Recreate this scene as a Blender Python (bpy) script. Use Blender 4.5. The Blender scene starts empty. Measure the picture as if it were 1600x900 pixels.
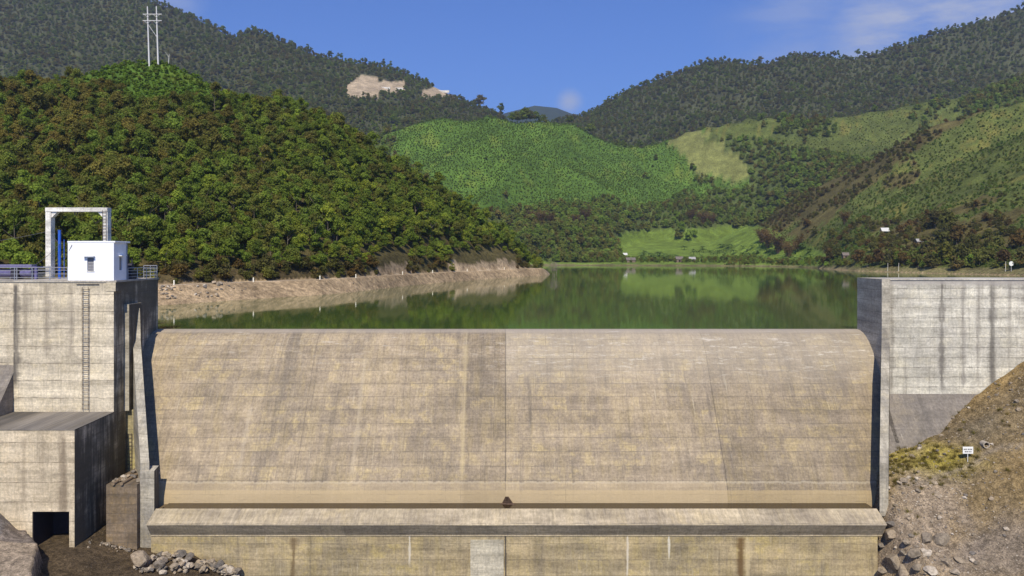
import bpy, math, random
import numpy as np
from mathutils import Vector
random.seed(7); RS = np.random.RandomState(11)
scene = bpy.context.scene
C = scene.collection
HAZE = 0.00013
F = 1232.0; CX = 790.0; HY = 400.0; CZ = 26.0      # focal in photo px, column/row of the straight-ahead horizon point, camera height
# ---------------------------------------------------------------- camera
cam_d = bpy.data.cameras.new('camera'); cam = bpy.data.objects.new('camera', cam_d); C.objects.link(cam)
cam.location = (0, 0, CZ); cam.rotation_euler = (math.radians(90), 0, 0)
cam_d.sensor_width = 36; cam_d.lens = F/1600*36
cam_d.shift_x = 10/1600; cam_d.shift_y = -50/1600
cam_d.clip_start = 0.5; cam_d.clip_end = 20000
scene.camera = cam
# ---------------------------------------------------------------- light
SUN_EL = math.radians(47); SUN_AZ = math.radians(3.5)
S = Vector((-math.sin(SUN_AZ)*math.cos(SUN_EL), -math.cos(SUN_AZ)*math.cos(SUN_EL), math.sin(SUN_EL)))
sun_d = bpy.data.lights.new('sun', 'SUN'); sun = bpy.data.objects.new('sun', sun_d); C.objects.link(sun)
sun_d.energy = 5.0; sun_d.angle = math.radians(0.5); sun_d.color = (1.0, 0.91, 0.745)
sun.rotation_euler = S.to_track_quat('Z', 'Y').to_euler(); sun.location = (0, 0, 200)
w = bpy.data.worlds.new('World'); scene.world = w; w.use_nodes = True
nt = w.node_tree; nt.nodes.clear()
def wn(t, **k):
    n = nt.nodes.new(t)
    for a, b in k.items(): setattr(n, a, b)
    return n
sky = wn('ShaderNodeTexSky', sky_type='NISHITA', sun_disc=False)
sky.sun_elevation = SUN_EL; sky.sun_rotation = math.atan2(S.x, S.y)
sky.altitude = 300; sky.air_density = 1.1; sky.dust_density = 0.4; sky.ozone_density = 3.0
bg = wn('ShaderNodeBackground'); bg.inputs[1].default_value = 0.080
wo = wn('ShaderNodeOutputWorld')
tc = wn('ShaderNodeTexCoord')
mp = wn('ShaderNodeMapping'); mp.inputs['Scale'].default_value = (5, 5, 16)
nz = wn('ShaderNodeTexNoise'); nz.inputs['Scale'].default_value = 1.3; nz.inputs['Detail'].default_value = 8; nz.inputs['Roughness'].default_value = .6
nt.links.new(tc.outputs['Generated'], mp.inputs[0]); nt.links.new(mp.outputs[0], nz.inputs['Vector'])
acc = None
for (px, py, r, a) in [(1490, 14, .15, 1.0), (1395, 62, .11, 1.0), (890, 160, .022, .7), (250, -8, .06, .55), (1250, 30, .12, .35)]:
    d = Vector(((px-CX)/F, 1, -(py-HY)/F)).normalized()
    vm = wn('ShaderNodeVectorMath', operation='DISTANCE'); vm.inputs[1].default_value = d
    nt.links.new(tc.outputs['Generated'], vm.inputs[0])
    mr = wn('ShaderNodeMapRange'); mr.interpolation_type = 'SMOOTHSTEP'
    mr.inputs[1].default_value = 0; mr.inputs[2].default_value = r; mr.inputs[3].default_value = a; mr.inputs[4].default_value = 0
    nt.links.new(vm.outputs['Value'], mr.inputs[0])
    if acc is None: acc = mr.outputs[0]
    else:
        m = wn('ShaderNodeMath', operation='MAXIMUM'); nt.links.new(acc, m.inputs[0]); nt.links.new(mr.outputs[0], m.inputs[1]); acc = m.outputs[0]
cr = wn('ShaderNodeMapRange'); cr.inputs[1].default_value = .33; cr.inputs[2].default_value = .56
nt.links.new(nz.outputs['Fac'], cr.inputs[0])
mm = wn('ShaderNodeMath', operation='MULTIPLY'); nt.links.new(cr.outputs[0], mm.inputs[0]); nt.links.new(acc, mm.inputs[1])
# tint of the clear sky itself
tint = wn('ShaderNodeMix', data_type='RGBA', blend_type='MULTIPLY'); tint.inputs[0].default_value = 1
tint.inputs[7].default_value = (0.62, 0.98, 1.76, 1)
nt.links.new(sky.outputs[0], tint.inputs[6])
mx = wn('ShaderNodeMix', data_type='RGBA'); nt.links.new(mm.outputs[0], mx.inputs[0]); nt.links.new(tint.outputs[2], mx.inputs[6])
mx.inputs[7].default_value = (6.6, 7.2, 9.2, 1)
nt.links.new(mx.outputs[2], bg.inputs[0]); nt.links.new(bg.outputs[0], wo.inputs[0])
scene.view_settings.view_transform = 'Standard'; scene.view_settings.look = 'None'
scene.view_settings.exposure = 0.0; scene.view_settings.gamma = 1
scene.render.engine = 'CYCLES'
# ---------------------------------------------------------------- helpers
def tag(o, label=None, cat=None, group=None, kind=None):
    if label: o['label'] = label
    if cat: o['category'] = cat
    if group: o['group'] = group
    if kind: o['kind'] = kind
    return o
def empty(name, loc, label, cat, group=None, rz=0):
    o = bpy.data.objects.new(name, None); C.objects.link(o); o.location = (loc[0], loc[1], loc[2]+CZ); o.rotation_euler = (0, 0, rz)
    o.empty_display_size = .3
    return tag(o, label, cat, group)
def R(px, py, D): return ((px-CX)/F*D, D, -(py-HY)/F*D)          # photo column, row and distance -> point relative to the camera
def link(name, verts, faces, mat, parent=None, origin=None, smooth=False):
    me = bpy.data.meshes.new(name); v = np.asarray(verts, dtype=float)
    if parent is not None and origin is None:
        L = Vector((0, 0, 0)); q_ = parent
        while q_ is not None: L = L+q_.location; q_ = q_.parent
        origin = (L.x, L.y, L.z-CZ)
    if origin is None:
        origin = ((v[:,0].min()+v[:,0].max())/2, (v[:,1].min()+v[:,1].max())/2, v[:,2].min())
    v = v-np.array(origin)
    me.from_pydata(v.tolist(), [], faces if isinstance(faces, list) else faces.tolist()); me.update()
    o = bpy.data.objects.new(name, me); C.objects.link(o)
    if mat: me.materials.append(mat)
    if parent is not None: o.parent = parent; o.location = (0, 0, 0)
    else: o.location = (origin[0], origin[1], origin[2]+CZ)
    if smooth: me.polygons.foreach_set('use_smooth', [True]*len(me.polygons))
    return o
class MB:
    def __init__(s): s.v = []; s.f = []
    def add(s, v, f):
        b = len(s.v); s.v += [tuple(p) for p in v]; s.f += [tuple(i+b for i in q) for q in f]; return s
    def box(s, x0, x1, y0, y1, z0, z1):
        return s.add([(x0,y0,z0),(x1,y0,z0),(x1,y1,z0),(x0,y1,z0),(x0,y0,z1),(x1,y0,z1),(x1,y1,z1),(x0,y1,z1)],
                     [(0,3,2,1),(4,5,6,7),(0,1,5,4),(1,2,6,5),(2,3,7,6),(3,0,4,7)])
    def tube(s, p, q, r, n=8, r2=None):
        p = Vector(p); q = Vector(q); d = (q-p).normalized(); r2 = r if r2 is None else r2
        a = d.orthogonal().normalized(); b = d.cross(a)
        v = []
        for c, rr in ((p, r), (q, r2)):
            for i in range(n):
                t = 2*math.pi*i/n; v.append(c+(a*math.cos(t)+b*math.sin(t))*rr)
        f = [(i, (i+1)%n, n+(i+1)%n, n+i) for i in range(n)]+[tuple(range(n-1,-1,-1)), tuple(range(n, 2*n))]
        return s.add(v, f)
    def path(s, pts, r, n=6):
        for a, b in zip(pts, pts[1:]): s.tube(a, b, r, n)
        return s
    def prism_x(s, prof, x0, x1):            # prof = [(y,z)...]
        n = len(prof)
        return s.add([(x0,y,z) for y,z in prof]+[(x1,y,z) for y,z in prof],
                     [(i,(i+1)%n,n+(i+1)%n,n+i) for i in range(n)]+[tuple(range(n-1,-1,-1)), tuple(range(n,2*n))])
    def build(s, name, mat, parent=None, origin=None, smooth=False, bevel=0):
        o = link(name, s.v, s.f, mat, parent, origin, smooth)
        if bevel:
            b = o.modifiers.new('bevel', 'BEVEL'); b.width = bevel; b.segments = 2; b.limit_method = 'ANGLE'
        return o
# value noise
def h2(ix, iy, seed):
    n = (ix.astype(np.int64)*374761393+iy.astype(np.int64)*668265263+seed*974634777) & 0x7fffffff
    n = ((n ^ (n >> 13))*1274126177) & 0x7fffffff
    return ((n ^ (n >> 16)) & 0xffff)/65535.0
def vn(x, y, seed=0):
    ix = np.floor(x); iy = np.floor(y); fx = x-ix; fy = y-iy; fx = fx*fx*(3-2*fx); fy = fy*fy*(3-2*fy)
    a = h2(ix, iy, seed); b = h2(ix+1, iy, seed); c = h2(ix, iy+1, seed); d = h2(ix+1, iy+1, seed)
    return (a*(1-fx)+b*fx)*(1-fy)+(c*(1-fx)+d*fx)*fy
def fbm(x, y, o=4, seed=0):
    s = 0; a = .5; t = 0
    for i in range(o): s = s+a*vn(x*2**i, y*2**i, seed+i*17); t += a; a *= .5
    return s/t
def sst(a, b, x): t = np.clip((x-a)/(b-a), 0, 1); return t*t*(3-2*t)
def ip(pts, x): return np.interp(x, [p[0] for p in pts], [p[1] for p in pts])
# ---------------------------------------------------------------- node DSL
class N:
    def __init__(s, name):
        s.m = bpy.data.materials.new(name); s.m.use_nodes = True; s.t = s.m.node_tree; s.t.nodes.clear()
        s.out = s.t.nodes.new('ShaderNodeOutputMaterial'); s.b = s.t.nodes.new('ShaderNodeBsdfPrincipled')
        s.t.links.new(s.b.outputs[0], s.out.inputs[0]); s.geo = s.t.nodes.new('ShaderNodeNewGeometry')
    def n(s, t, **k):
        x = s.t.nodes.new(t)
        for a, b in k.items(): setattr(x, a, b)
        return x
    def put(s, sock, v):
        if isinstance(v, bpy.types.NodeSocket): s.t.links.new(v, sock)
        elif v is not None:
            if isinstance(v, (tuple, list)) and len(v) == 3 and sock.type == 'RGBA': v = (*v, 1)
            sock.default_value = v
    def math(s, op, a, b=None, c=None):
        x = s.n('ShaderNodeMath', operation=op); s.put(x.inputs[0], a); s.put(x.inputs[1], b)
        if c is not None: s.put(x.inputs[2], c)
        return x.outputs[0]
    def xyz(s, v=None):
        x = s.n('ShaderNodeSeparateXYZ'); s.put(x.inputs[0], v if v is not None else s.geo.outputs['Position']); return x.outputs
    def comb(s, a, b, c=0.0):
        x = s.n('ShaderNodeCombineXYZ'); s.put(x.inputs[0], a); s.put(x.inputs[1], b); s.put(x.inputs[2], c); return x.outputs[0]
    def noise(s, vec, scale, detail=4, rough=.55, dist=0, col=False):
        x = s.n('ShaderNodeTexNoise'); s.put(x.inputs['Vector'], vec); x.inputs['Scale'].default_value = scale
        x.inputs['Detail'].default_value = detail; x.inputs['Roughness'].default_value = rough; x.inputs['Distortion'].default_value = dist
        return x.outputs['Color' if col else 'Fac']
    def rng(s, v, a, b, c=0.0, d=1.0, smooth=True):
        x = s.n('ShaderNodeMapRange'); x.interpolation_type = 'SMOOTHSTEP' if smooth else 'LINEAR'
        for i, q in enumerate((v, a, b, c, d)): s.put(x.inputs[i], q)
        return x.outputs[0]
    def mix(s, f, a, b, mode='MIX'):
        x = s.n('ShaderNodeMix', data_type='RGBA', blend_type=mode); s.put(x.inputs[0], f); s.put(x.inputs[6], a); s.put(x.inputs[7], b); return x.outputs[2]
    def ramp(s, f, stops):
        x = s.n('ShaderNodeValToRGB'); s.put(x.inputs[0], f); e = x.color_ramp.elements
        while len(e) < len(stops): e.new(.5)
        for el, (p, c) in zip(e, stops): el.position = p; el.color = (*c, 1) if len(c) == 3 else c
        return x.outputs[0]
    def bump(s, h, strength, dist):
        x = s.n('ShaderNodeBump'); s.put(x.inputs['Height'], h); x.inputs['Strength'].default_value = strength; x.inputs['Distance'].default_value = dist
        s.t.links.new(x.outputs[0], s.b.inputs['Normal'])
    def fin(s, col, rough=.85, spec=.3, metal=0):
        s.put(s.b.inputs['Base Color'], col); s.put(s.b.inputs['Roughness'], rough); s.b.inputs['Specular IOR Level'].default_value = spec
        s.b.inputs['Metallic'].default_value = metal; return s.m
def plain(name, c, rough=.7, metal=0, var=.15, scale=6):
    m = N(name); n = m.noise(m.geo.outputs['Position'], scale, 5)
    k = m.rng(n, .25, .75, 1-var, 1+var)
    col = m.mix(1.0, c, m.comb(k, k, k), 'MULTIPLY'); return m.fin(col, rough, .4, metal)
def concrete(name, A, B, lift=.9, panel=2.4, streak=.5, yellow=.3, seed=0.0, zoff=0.0, line=.55, dark=(.07,.065,.06),
             stripes=(), joints=(), blotch=.5, extra=None, band=.25, yc=(.36,.27,.09), gap=.03, tone=.06, side_shade=0.0, vstreak=0.0):
    m = N(name); X, Y, Z = m.xyz(); NX = m.xyz(m.geo.outputs['Normal'])[0]
    side = m.math('GREATER_THAN', m.math('ABSOLUTE', NX), .6)
    u = m.math('ADD', m.math('MULTIPLY', X, m.math('SUBTRACT', 1.0, side)), m.math('MULTIPLY', Y, side))
    u = m.math('ADD', u, seed*7.3); z = m.math('ADD', Z, zoff-CZ)
    wob = m.math('MULTIPLY', m.math('SUBTRACT', m.noise(m.comb(u, z), .5, 3), .5), .16)
    zw = m.math('ADD', z, wob)
    n1 = m.noise(m.comb(u, z, seed), .22, 6, .62); n2 = m.noise(m.comb(m.math('MULTIPLY', u, .12), m.math('MULTIPLY', z, 1.1), seed+3), 1.0, 5, .6)
    n3 = m.noise(m.comb(m.math('MULTIPLY', u, 2.6), m.math('MULTIPLY', z, .13), seed+5), 1.0, 7, .68)
    n4 = m.noise(m.comb(m.math('MULTIPLY', u, .55), m.math('MULTIPLY', z, .035), seed+9), 1.0, 4, .6)
    n5 = m.noise(m.comb(u, z, seed+2), 5, 6, .7); n6 = m.noise(m.comb(u, z, seed+21), 1.1, 6, .7)
    col = m.mix(m.rng(n1, .36, .64), A, B)
    def mul(c, k): return m.mix(1.0, c, m.comb(k, k, k), 'MULTIPLY')
    br = m.n('ShaderNodeTexBrick', offset=.5, squash=1.0); m.put(br.inputs['Vector'], m.comb(u, zw))
    br.inputs['Color1'].default_value = (0,0,0,1); br.inputs['Color2'].default_value = (1,1,1,1); br.inputs['Mortar'].default_value = (.5,.5,.5,1)
    br.inputs['Scale'].default_value = 1; br.inputs['Mortar Size'].default_value = gap; br.inputs['Mortar Smooth'].default_value = .6
    br.inputs['Brick Width'].default_value = panel; br.inputs['Row Height'].default_value = lift
    bt = m.xyz(br.outputs['Color'])[0]
    col = mul(col, m.rng(bt, 0, 1, 1-tone, 1+tone, False))
    col = mul(col, m.rng(n2, .3, .7, 1-band, 1+band))
    # fresh lime yellow / ochre patches, form-panel bound and streaky
    if yellow:
        ym = m.math('MULTIPLY', m.rng(n6, .42, .66), m.rng(m.math('ADD', m.math('MULTIPLY', bt, .5), n1), .55, 1.0))
        ys = m.rng(m.noise(m.comb(m.math('MULTIPLY', u, 1.1), m.math('MULTIPLY', z, .25), seed+31), 1, 5, .7), .42, .7)
        ym = m.math('MULTIPLY', m.math('MAXIMUM', ym, m.math('MULTIPLY', ys, .6)), yellow)
        col = m.mix(ym, col, yc)
    # streaks that run down from lift lines and the top
    col = m.mix(m.math('MULTIPLY', m.rng(n3, .52, .78), streak), col, dark)
    col = m.mix(m.math('MULTIPLY', m.rng(n4, .55, .72), streak*.8), col, (dark[0]*1.3, dark[1]*1.25, dark[2]*1.2))
    # pale lime runs
    n7 = m.noise(m.comb(m.math('MULTIPLY', u, 4), m.math('MULTIPLY', z, .4), seed+40), 1, 5, .75)
    col = m.mix(m.math('MULTIPLY', m.rng(n7, .64, .76), .4), col, (.72, .68, .58))
    n8 = m.noise(m.comb(m.math('MULTIPLY', u, 9), m.math('MULTIPLY', z, .9), seed+60), 1, 6, .8)
    n9 = m.noise(m.comb(m.math('MULTIPLY', u, .5), m.math('MULTIPLY', z, 6), seed+63), 1, 6, .75)
    col = mul(col, m.rng(n5, .25, .75, .74, 1.22)); col = mul(col, m.rng(n8, .3, .7, .89, 1.09)); col = mul(col, m.rng(n9, .3, .7, .88, 1.10)); col = mul(col, m.rng(n6, .3, .7, .86, 1.12))
    if vstreak:
        q1 = m.noise(m.comb(m.math('MULTIPLY', u, 5.5), m.math('MULTIPLY', z, .22), seed+71), 1, 6, .8); q2 = m.noise(m.comb(m.math('MULTIPLY', u, .9), m.math('MULTIPLY', z, .5), seed+73), 1, 4, .6)
        col = m.mix(m.math('MULTIPLY', m.math('MULTIPLY', m.rng(q1, .55, .72), m.rng(q2, .4, .6)), vstreak), col, (.74,.66,.48))
        col = m.mix(m.math('MULTIPLY', m.math('MULTIPLY', m.rng(q1, .32, .47, 1, 0), m.rng(q2, .4, .65, 1, .2)), vstreak*.8), col, (.13,.10,.07))
    if side_shade:       # shade of the faces towards the spillway, painted in as dark blotchy staining
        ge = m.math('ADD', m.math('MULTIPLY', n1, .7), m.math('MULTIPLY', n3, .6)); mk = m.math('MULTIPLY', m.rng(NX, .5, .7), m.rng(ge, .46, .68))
        col = m.mix(m.math('MULTIPLY', mk, side_shade), col, (.075,.065,.045))
    # lift joint lines: thin, broken, stained below
    fr = m.math('FRACT', m.math('DIVIDE', zw, lift))
    dl = m.math('MULTIPLY', m.math('MINIMUM', fr, m.math('SUBTRACT', 1.0, fr)), lift)
    brk = m.rng(m.noise(m.comb(m.math('MULTIPLY', u, .8), m.math('FLOOR', m.math('DIVIDE', zw, lift)), seed+50), 1, 4, .7), .4, .6)
    lm = m.math('MULTIPLY', m.math('MULTIPLY', m.rng(dl, .015, .06, 1, 0), brk), line)
    col = m.mix(lm, col, dark)
    under = m.math('MULTIPLY', m.math('MULTIPLY', m.rng(fr, .55, 1.0), m.rng(n3, .4, .7)), line*.4)
    col = m.mix(under, col, dark)
    col = m.mix(m.math('MULTIPLY', m.rng(br.outputs['Fac'], 0, 1), .22), col, dark)
    xw = m.math('ADD', X, m.math('MULTIPLY', m.math('SUBTRACT', m.noise(m.comb(X, m.math('MULTIPLY', Z, .5)), .8, 5, .7), .5), .35))
    for (xc, hw, k, c, za, zb) in stripes:
        wv_ = m.rng(m.noise(m.comb(xc*3.1, m.math('MULTIPLY', z, .9)), 1, 4, .7), .3, .7, .35, 1.5); d = m.math('DIVIDE', m.math('ABSOLUTE', m.math('SUBTRACT', xw, xc)), wv_); f = m.math('MULTIPLY', m.rng(d, hw*.1, hw*1.1, 1, 0), k)
        f = m.math('MULTIPLY', f, m.rng(n3, .25, .55, .45, 1))
        f = m.math('MULTIPLY', f, m.math('MULTIPLY', m.rng(z, zb-.5, zb+.5), m.rng(z, za-.3, za+.1, 1, 0)))
        col = m.mix(f, col, c)
    xj = m.math('ADD', X, m.math('MULTIPLY', m.math('SUBTRACT', m.noise(m.comb(0.0, Z), .5, 3), .5), .08))
    for (xc, hw, k) in joints:
        d = m.math('ABSOLUTE', m.math('SUBTRACT', xj, xc)); col = m.mix(m.math('MULTIPLY', m.rng(d, hw*.4, hw, 1, 0), k), col, (.05,.045,.04))
    if extra: col = extra(m, col, X, Y, z, dict(n1=n1, n2=n2, n3=n3, n5=n5, n6=n6, u=u))
    hgt = m.math('ADD', m.math('MULTIPLY', n5, .5), m.math('SUBTRACT', m.math('MULTIPLY', n2, .6), m.math('MULTIPLY', lm, .8)))
    m.bump(hgt, .55, .05)
    return m.fin(col, .88, .25)
# ---------------------------------------------------------------- terrain (polar columns: photo column x distance)
def layer(px, D, ridge, Dr, foot, Df, p=.85, back=.45, front=.25):
    s = ip(ridge, px); dr = ip(Dr, px) if isinstance(Dr, list) else Dr; b = ip(foot, px) if isinstance(foot, list) else foot
    df = ip(Df, px) if isinstance(Df, list) else Df
    t = (D-df)/(dr-df); tc_ = np.clip(t, 0, 1)
    row = b+(s-b)*tc_**p
    z = -(row-HY)/F*D
    zr = -(s-HY)/F*dr; zf = -(b-HY)/F*df
    z = np.where(t > 1, zr-(D-dr)*back, z)
    z = np.where(t < 0, zf-(df-D)*front, z)
    return z
ROAD = [(-1500,90),(-400,98),(100,112),(272,121),(396,136),(500,149),(556,162),(629,190),(740,236),(845,291),(900,330),(1400,900),(3000,2000)]
SHORE = [(-2000,600),(780,600),(880,585),(950,580),(1100,560),(1200,530),(1250,495),(1300,412),(1342,365),(1450,318),(1600,280),(1900,235),(3200,150)]
L1R = [(-1500,175),(-200,165),(0,150),(60,146),(100,140),(130,118),(200,99),(260,103),(330,132),(400,172),(450,184),(500,196),(560,240),(650,292),(720,334),(790,378),(830,402),(850,425),(900,520),(1500,900)]
L1D = [(-1500,230),(0,235),(200,256),(400,254),(500,248),(600,252),(700,264),(800,287),(850,300),(3000,900)]
MR = [(300,330),(480,260),(560,225),(600,205),(640,198),(680,190),(720,178),(760,178),(800,192),(850,196),(900,203),(950,209),(1000,214),(1050,212),(1100,215),(1150,252),(1200,290),(1260,345),(1350,440),(3000,800)]
FR = [(-1500,-260),(-400,-80),(0,-22),(200,-6),(270,14),(330,40),(365,60),(400,46),(440,64),(500,88),(600,104),(650,124),(700,148),(740,168),(775,180),(800,200),(870,215),(960,240),(1100,300),(3000,800)]
BR = [(600,230),(720,190),(780,178),(835,164),(870,168),(905,182),(960,196),(1100,200),(3000,300)]
RR = [(780,235),(860,200),(905,184),(950,158),(1000,133),(1060,113),(1110,93),(1150,96),(1200,102),(1240,86),(1290,86),(1330,90),(1360,84),(1400,70),(1450,54),(1500,42),(1560,24),(1600,9),(1900,-100),(3200,-400)]
QR = [(950,330),(1010,235),(1060,214),(1100,200),(1150,190),(1200,188),(1300,180),(1345,174),(1400,168),(1490,150),(1600,110),(1800,60),(3200,-200)]
S1R = [(900,500),(1100,380),(1180,345),(1230,318),(1265,300),(1340,262),(1400,225),(1470,194),(1560,168),(1700,130),(3200,-100)]
S2R = [(1000,500),(1180,440),(1240,408),(1290,368),(1330,338),(1400,303),(1500,252),(1600,205),(1800,130),(3200,-150)]
SHR = [(p, HY+7.05*F/d) for p, d in SHORE]
def terrain(px, D):
    X = (px-CX)/F*D
    g1 = fbm(X/38, D/38, 4, 1)-.5; g2 = fbm(X/9, D/9, 4, 5)-.5; g3 = fbm(X/160, D/160, 4, 9)-.5
    rd = ip(ROAD, px); s = D-rd+g2*1.2
    bank = np.where(s < -1, -4.55+(s+1)*(.42+.12*g2), -4.5)
    bank = np.where(s > 5, -4.5-(s-5)*.05, bank)
    bank = bank+g2*.35*np.clip(-s, 0, 1)
    bk = sst(872, 846, px+g2*10); bank = bank*bk-11*(1-bk)
    bank = np.where(s > 40, np.minimum(bank, -4.5-(s-40)*.5), bank)
    Df = [(p, d+5.5) for p, d in ROAD]; ft = [(p, HY+4.4*F/(d+5.5)) for p, d in ROAD]
    l1 = layer(px, D, L1R, L1D, ft, Df, .80, .5, 3.0)
    cutm = np.maximum(sst(575, 600, px)*sst(655, 635, px), sst(690, 712, px)*sst(822, 800, px))
    cutm = np.maximum(cutm, .45*sst(200, 300, px)*sst(560, 520, px))
    d1 = D-ip(Df, px)
    l1 = np.where(d1 > 0, l1+cutm*(1.0+3.0*g1+2.5*g2)*sst(0, 1.6, d1)*sst(12, 3, d1), l1)
    l1 = l1+(g1*5)*sst(8, 40, d1)
    nose = sst(846, 800, px+g2*8); l1 = np.where(px > 846, -12, l1*nose+np.minimum(l1, -4.5)*(1-nose))
    bank = np.where(px > 905, -12, bank)
    # lake shore on the right and at the far end
    sh = ip(SHORE, px); q = D-sh+g1*10*sst(1150, 1300, px)
    flat = np.where(q < 0, -7.2+q*.12, -7.0+np.minimum(q, 18)*.12+np.clip(q-18, 0, 400)*.075)
    flat = np.maximum(flat+g1*1.2*sst(10, 60, q), -12)
    vr = layer(px, D, [(0,400),(900,380),(1000,355),(1160,352),(1260,370),(3000,380)], 900, SHR, [(p, d) for p, d in SHORE], 1.0, .2, .12)
    flat = np.maximum(flat, np.where(q > 0, vr, -12))
    n = lambda f, a, sd: (fbm(X/f, D/f, 5, sd)-.5)*a
    rid = 1-np.abs(2*fbm((X-D*.45)/70, (D+X*.1)/420, 2, 33)-1)*3     # spurs running towards the valley
    def edge(Df_, Dr_): return sst(Df_, Df_+60, D)
    M = layer(px, D, MR, [(0,760),(760,850),(960,960),(1100,1010),(3000,1010)], [(0,405),(880,402),(960,374),(1010,362),(1100,358),(1180,354),(3000,354)], [(0,600),(880,612),(960,730),(1010,790),(3000,800)], .9, .35, .6)
    M = M+(rid*15-8+n(60, 12, 41))*edge(620, 850)*sst(0, 60, np.abs(D-830)+20)
    Fm = layer(px, D, FR, 1350, 300, 900, .9, .3, .9)+(n(170, 70, 51)+n(45, 14, 52))*edge(700, 0)*sst(0, 260, np.abs(D-1350)+60)
    Bm = layer(px, D, BR, 3600, 250, 2200, .9, .3, .9)+n(300, 60, 55)*edge(2200, 0)*sst(0, 500, np.abs(D-3600)+60)
    Rm = layer(px, D, RR, [(800,1500),(1200,1400),(3200,1250)], 300, 1000, .9, .3, .9)+(n(170, 66, 61)+n(45, 14, 62))*edge(900, 0)*sst(0, 260, np.abs(D-1400)+80)
    Q = layer(px, D, QR, [(900,1000),(1300,900),(3200,800)], [(900,362),(1280,362),(1330,350),(3200,350)], [(900,860),(1180,820),(1300,680),(3200,600)], .9, .35, .9)+(n(120, 34, 71)+n(40, 8, 72))*edge(700, 0)
    S1 = layer(px, D, S1R, [(1100,760),(1250,690),(1400,620),(3200,500)], [(900,440),(1100,415),(1180,387),(1250,376),(1330,370),(3200,370)], [(1100,660),(1180,625),(1250,580),(1330,500),(3200,400)], .85, .45, .6)+n(50, 8, 81)*edge(480, 0)
    S2 = layer(px, D, S2R, [(1100,660),(1200,620),(1260,570),(1330,520),(1600,480),(3200,380)], SHR, SHORE, .85, .45, .12)+n(40, 7, 91)*sst(10, 60, q)
    z = flat
    for L in (M, Fm, Bm, Rm, Q, S1): z = np.maximum(z, np.where(q > 10, L, -12))
    z = np.maximum(z, np.where((q > -60) & (px > 1175), S2, -12))
    z = np.maximum(z, np.maximum(bank, l1))
    return np.maximum(z, -12)
cols = np.concatenate([np.arange(-1500, -60, 25), np.arange(-60, 1660, 3.2), np.arange(1665, 3100, 25)])
rows_ = [78.0]
while rows_[-1] < 6500: rows_.append(rows_[-1]*(1.0055 if rows_[-1] < 320 else 1.0085))
rows_ = np.array(rows_)
GP, GD = np.meshgrid(cols, rows_, indexing='ij')
GZ = terrain(GP, GD)
GX = (GP-CX)/F*GD
SLOPE = GZ/GD; RM = np.maximum.accumulate(SLOPE, axis=1)
RM0 = np.concatenate([np.full((len(cols), 1), -9), RM[:, :-1]], axis=1)
def visible(px, D, h):
    i = np.clip(np.searchsorted(cols, px), 0, len(cols)-1); j = np.clip(np.searchsorted(rows_, D)-1, 0, len(rows_)-1)
    z = terrain(px, D); return (z+h)/D > RM0[i, j]-.004
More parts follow.
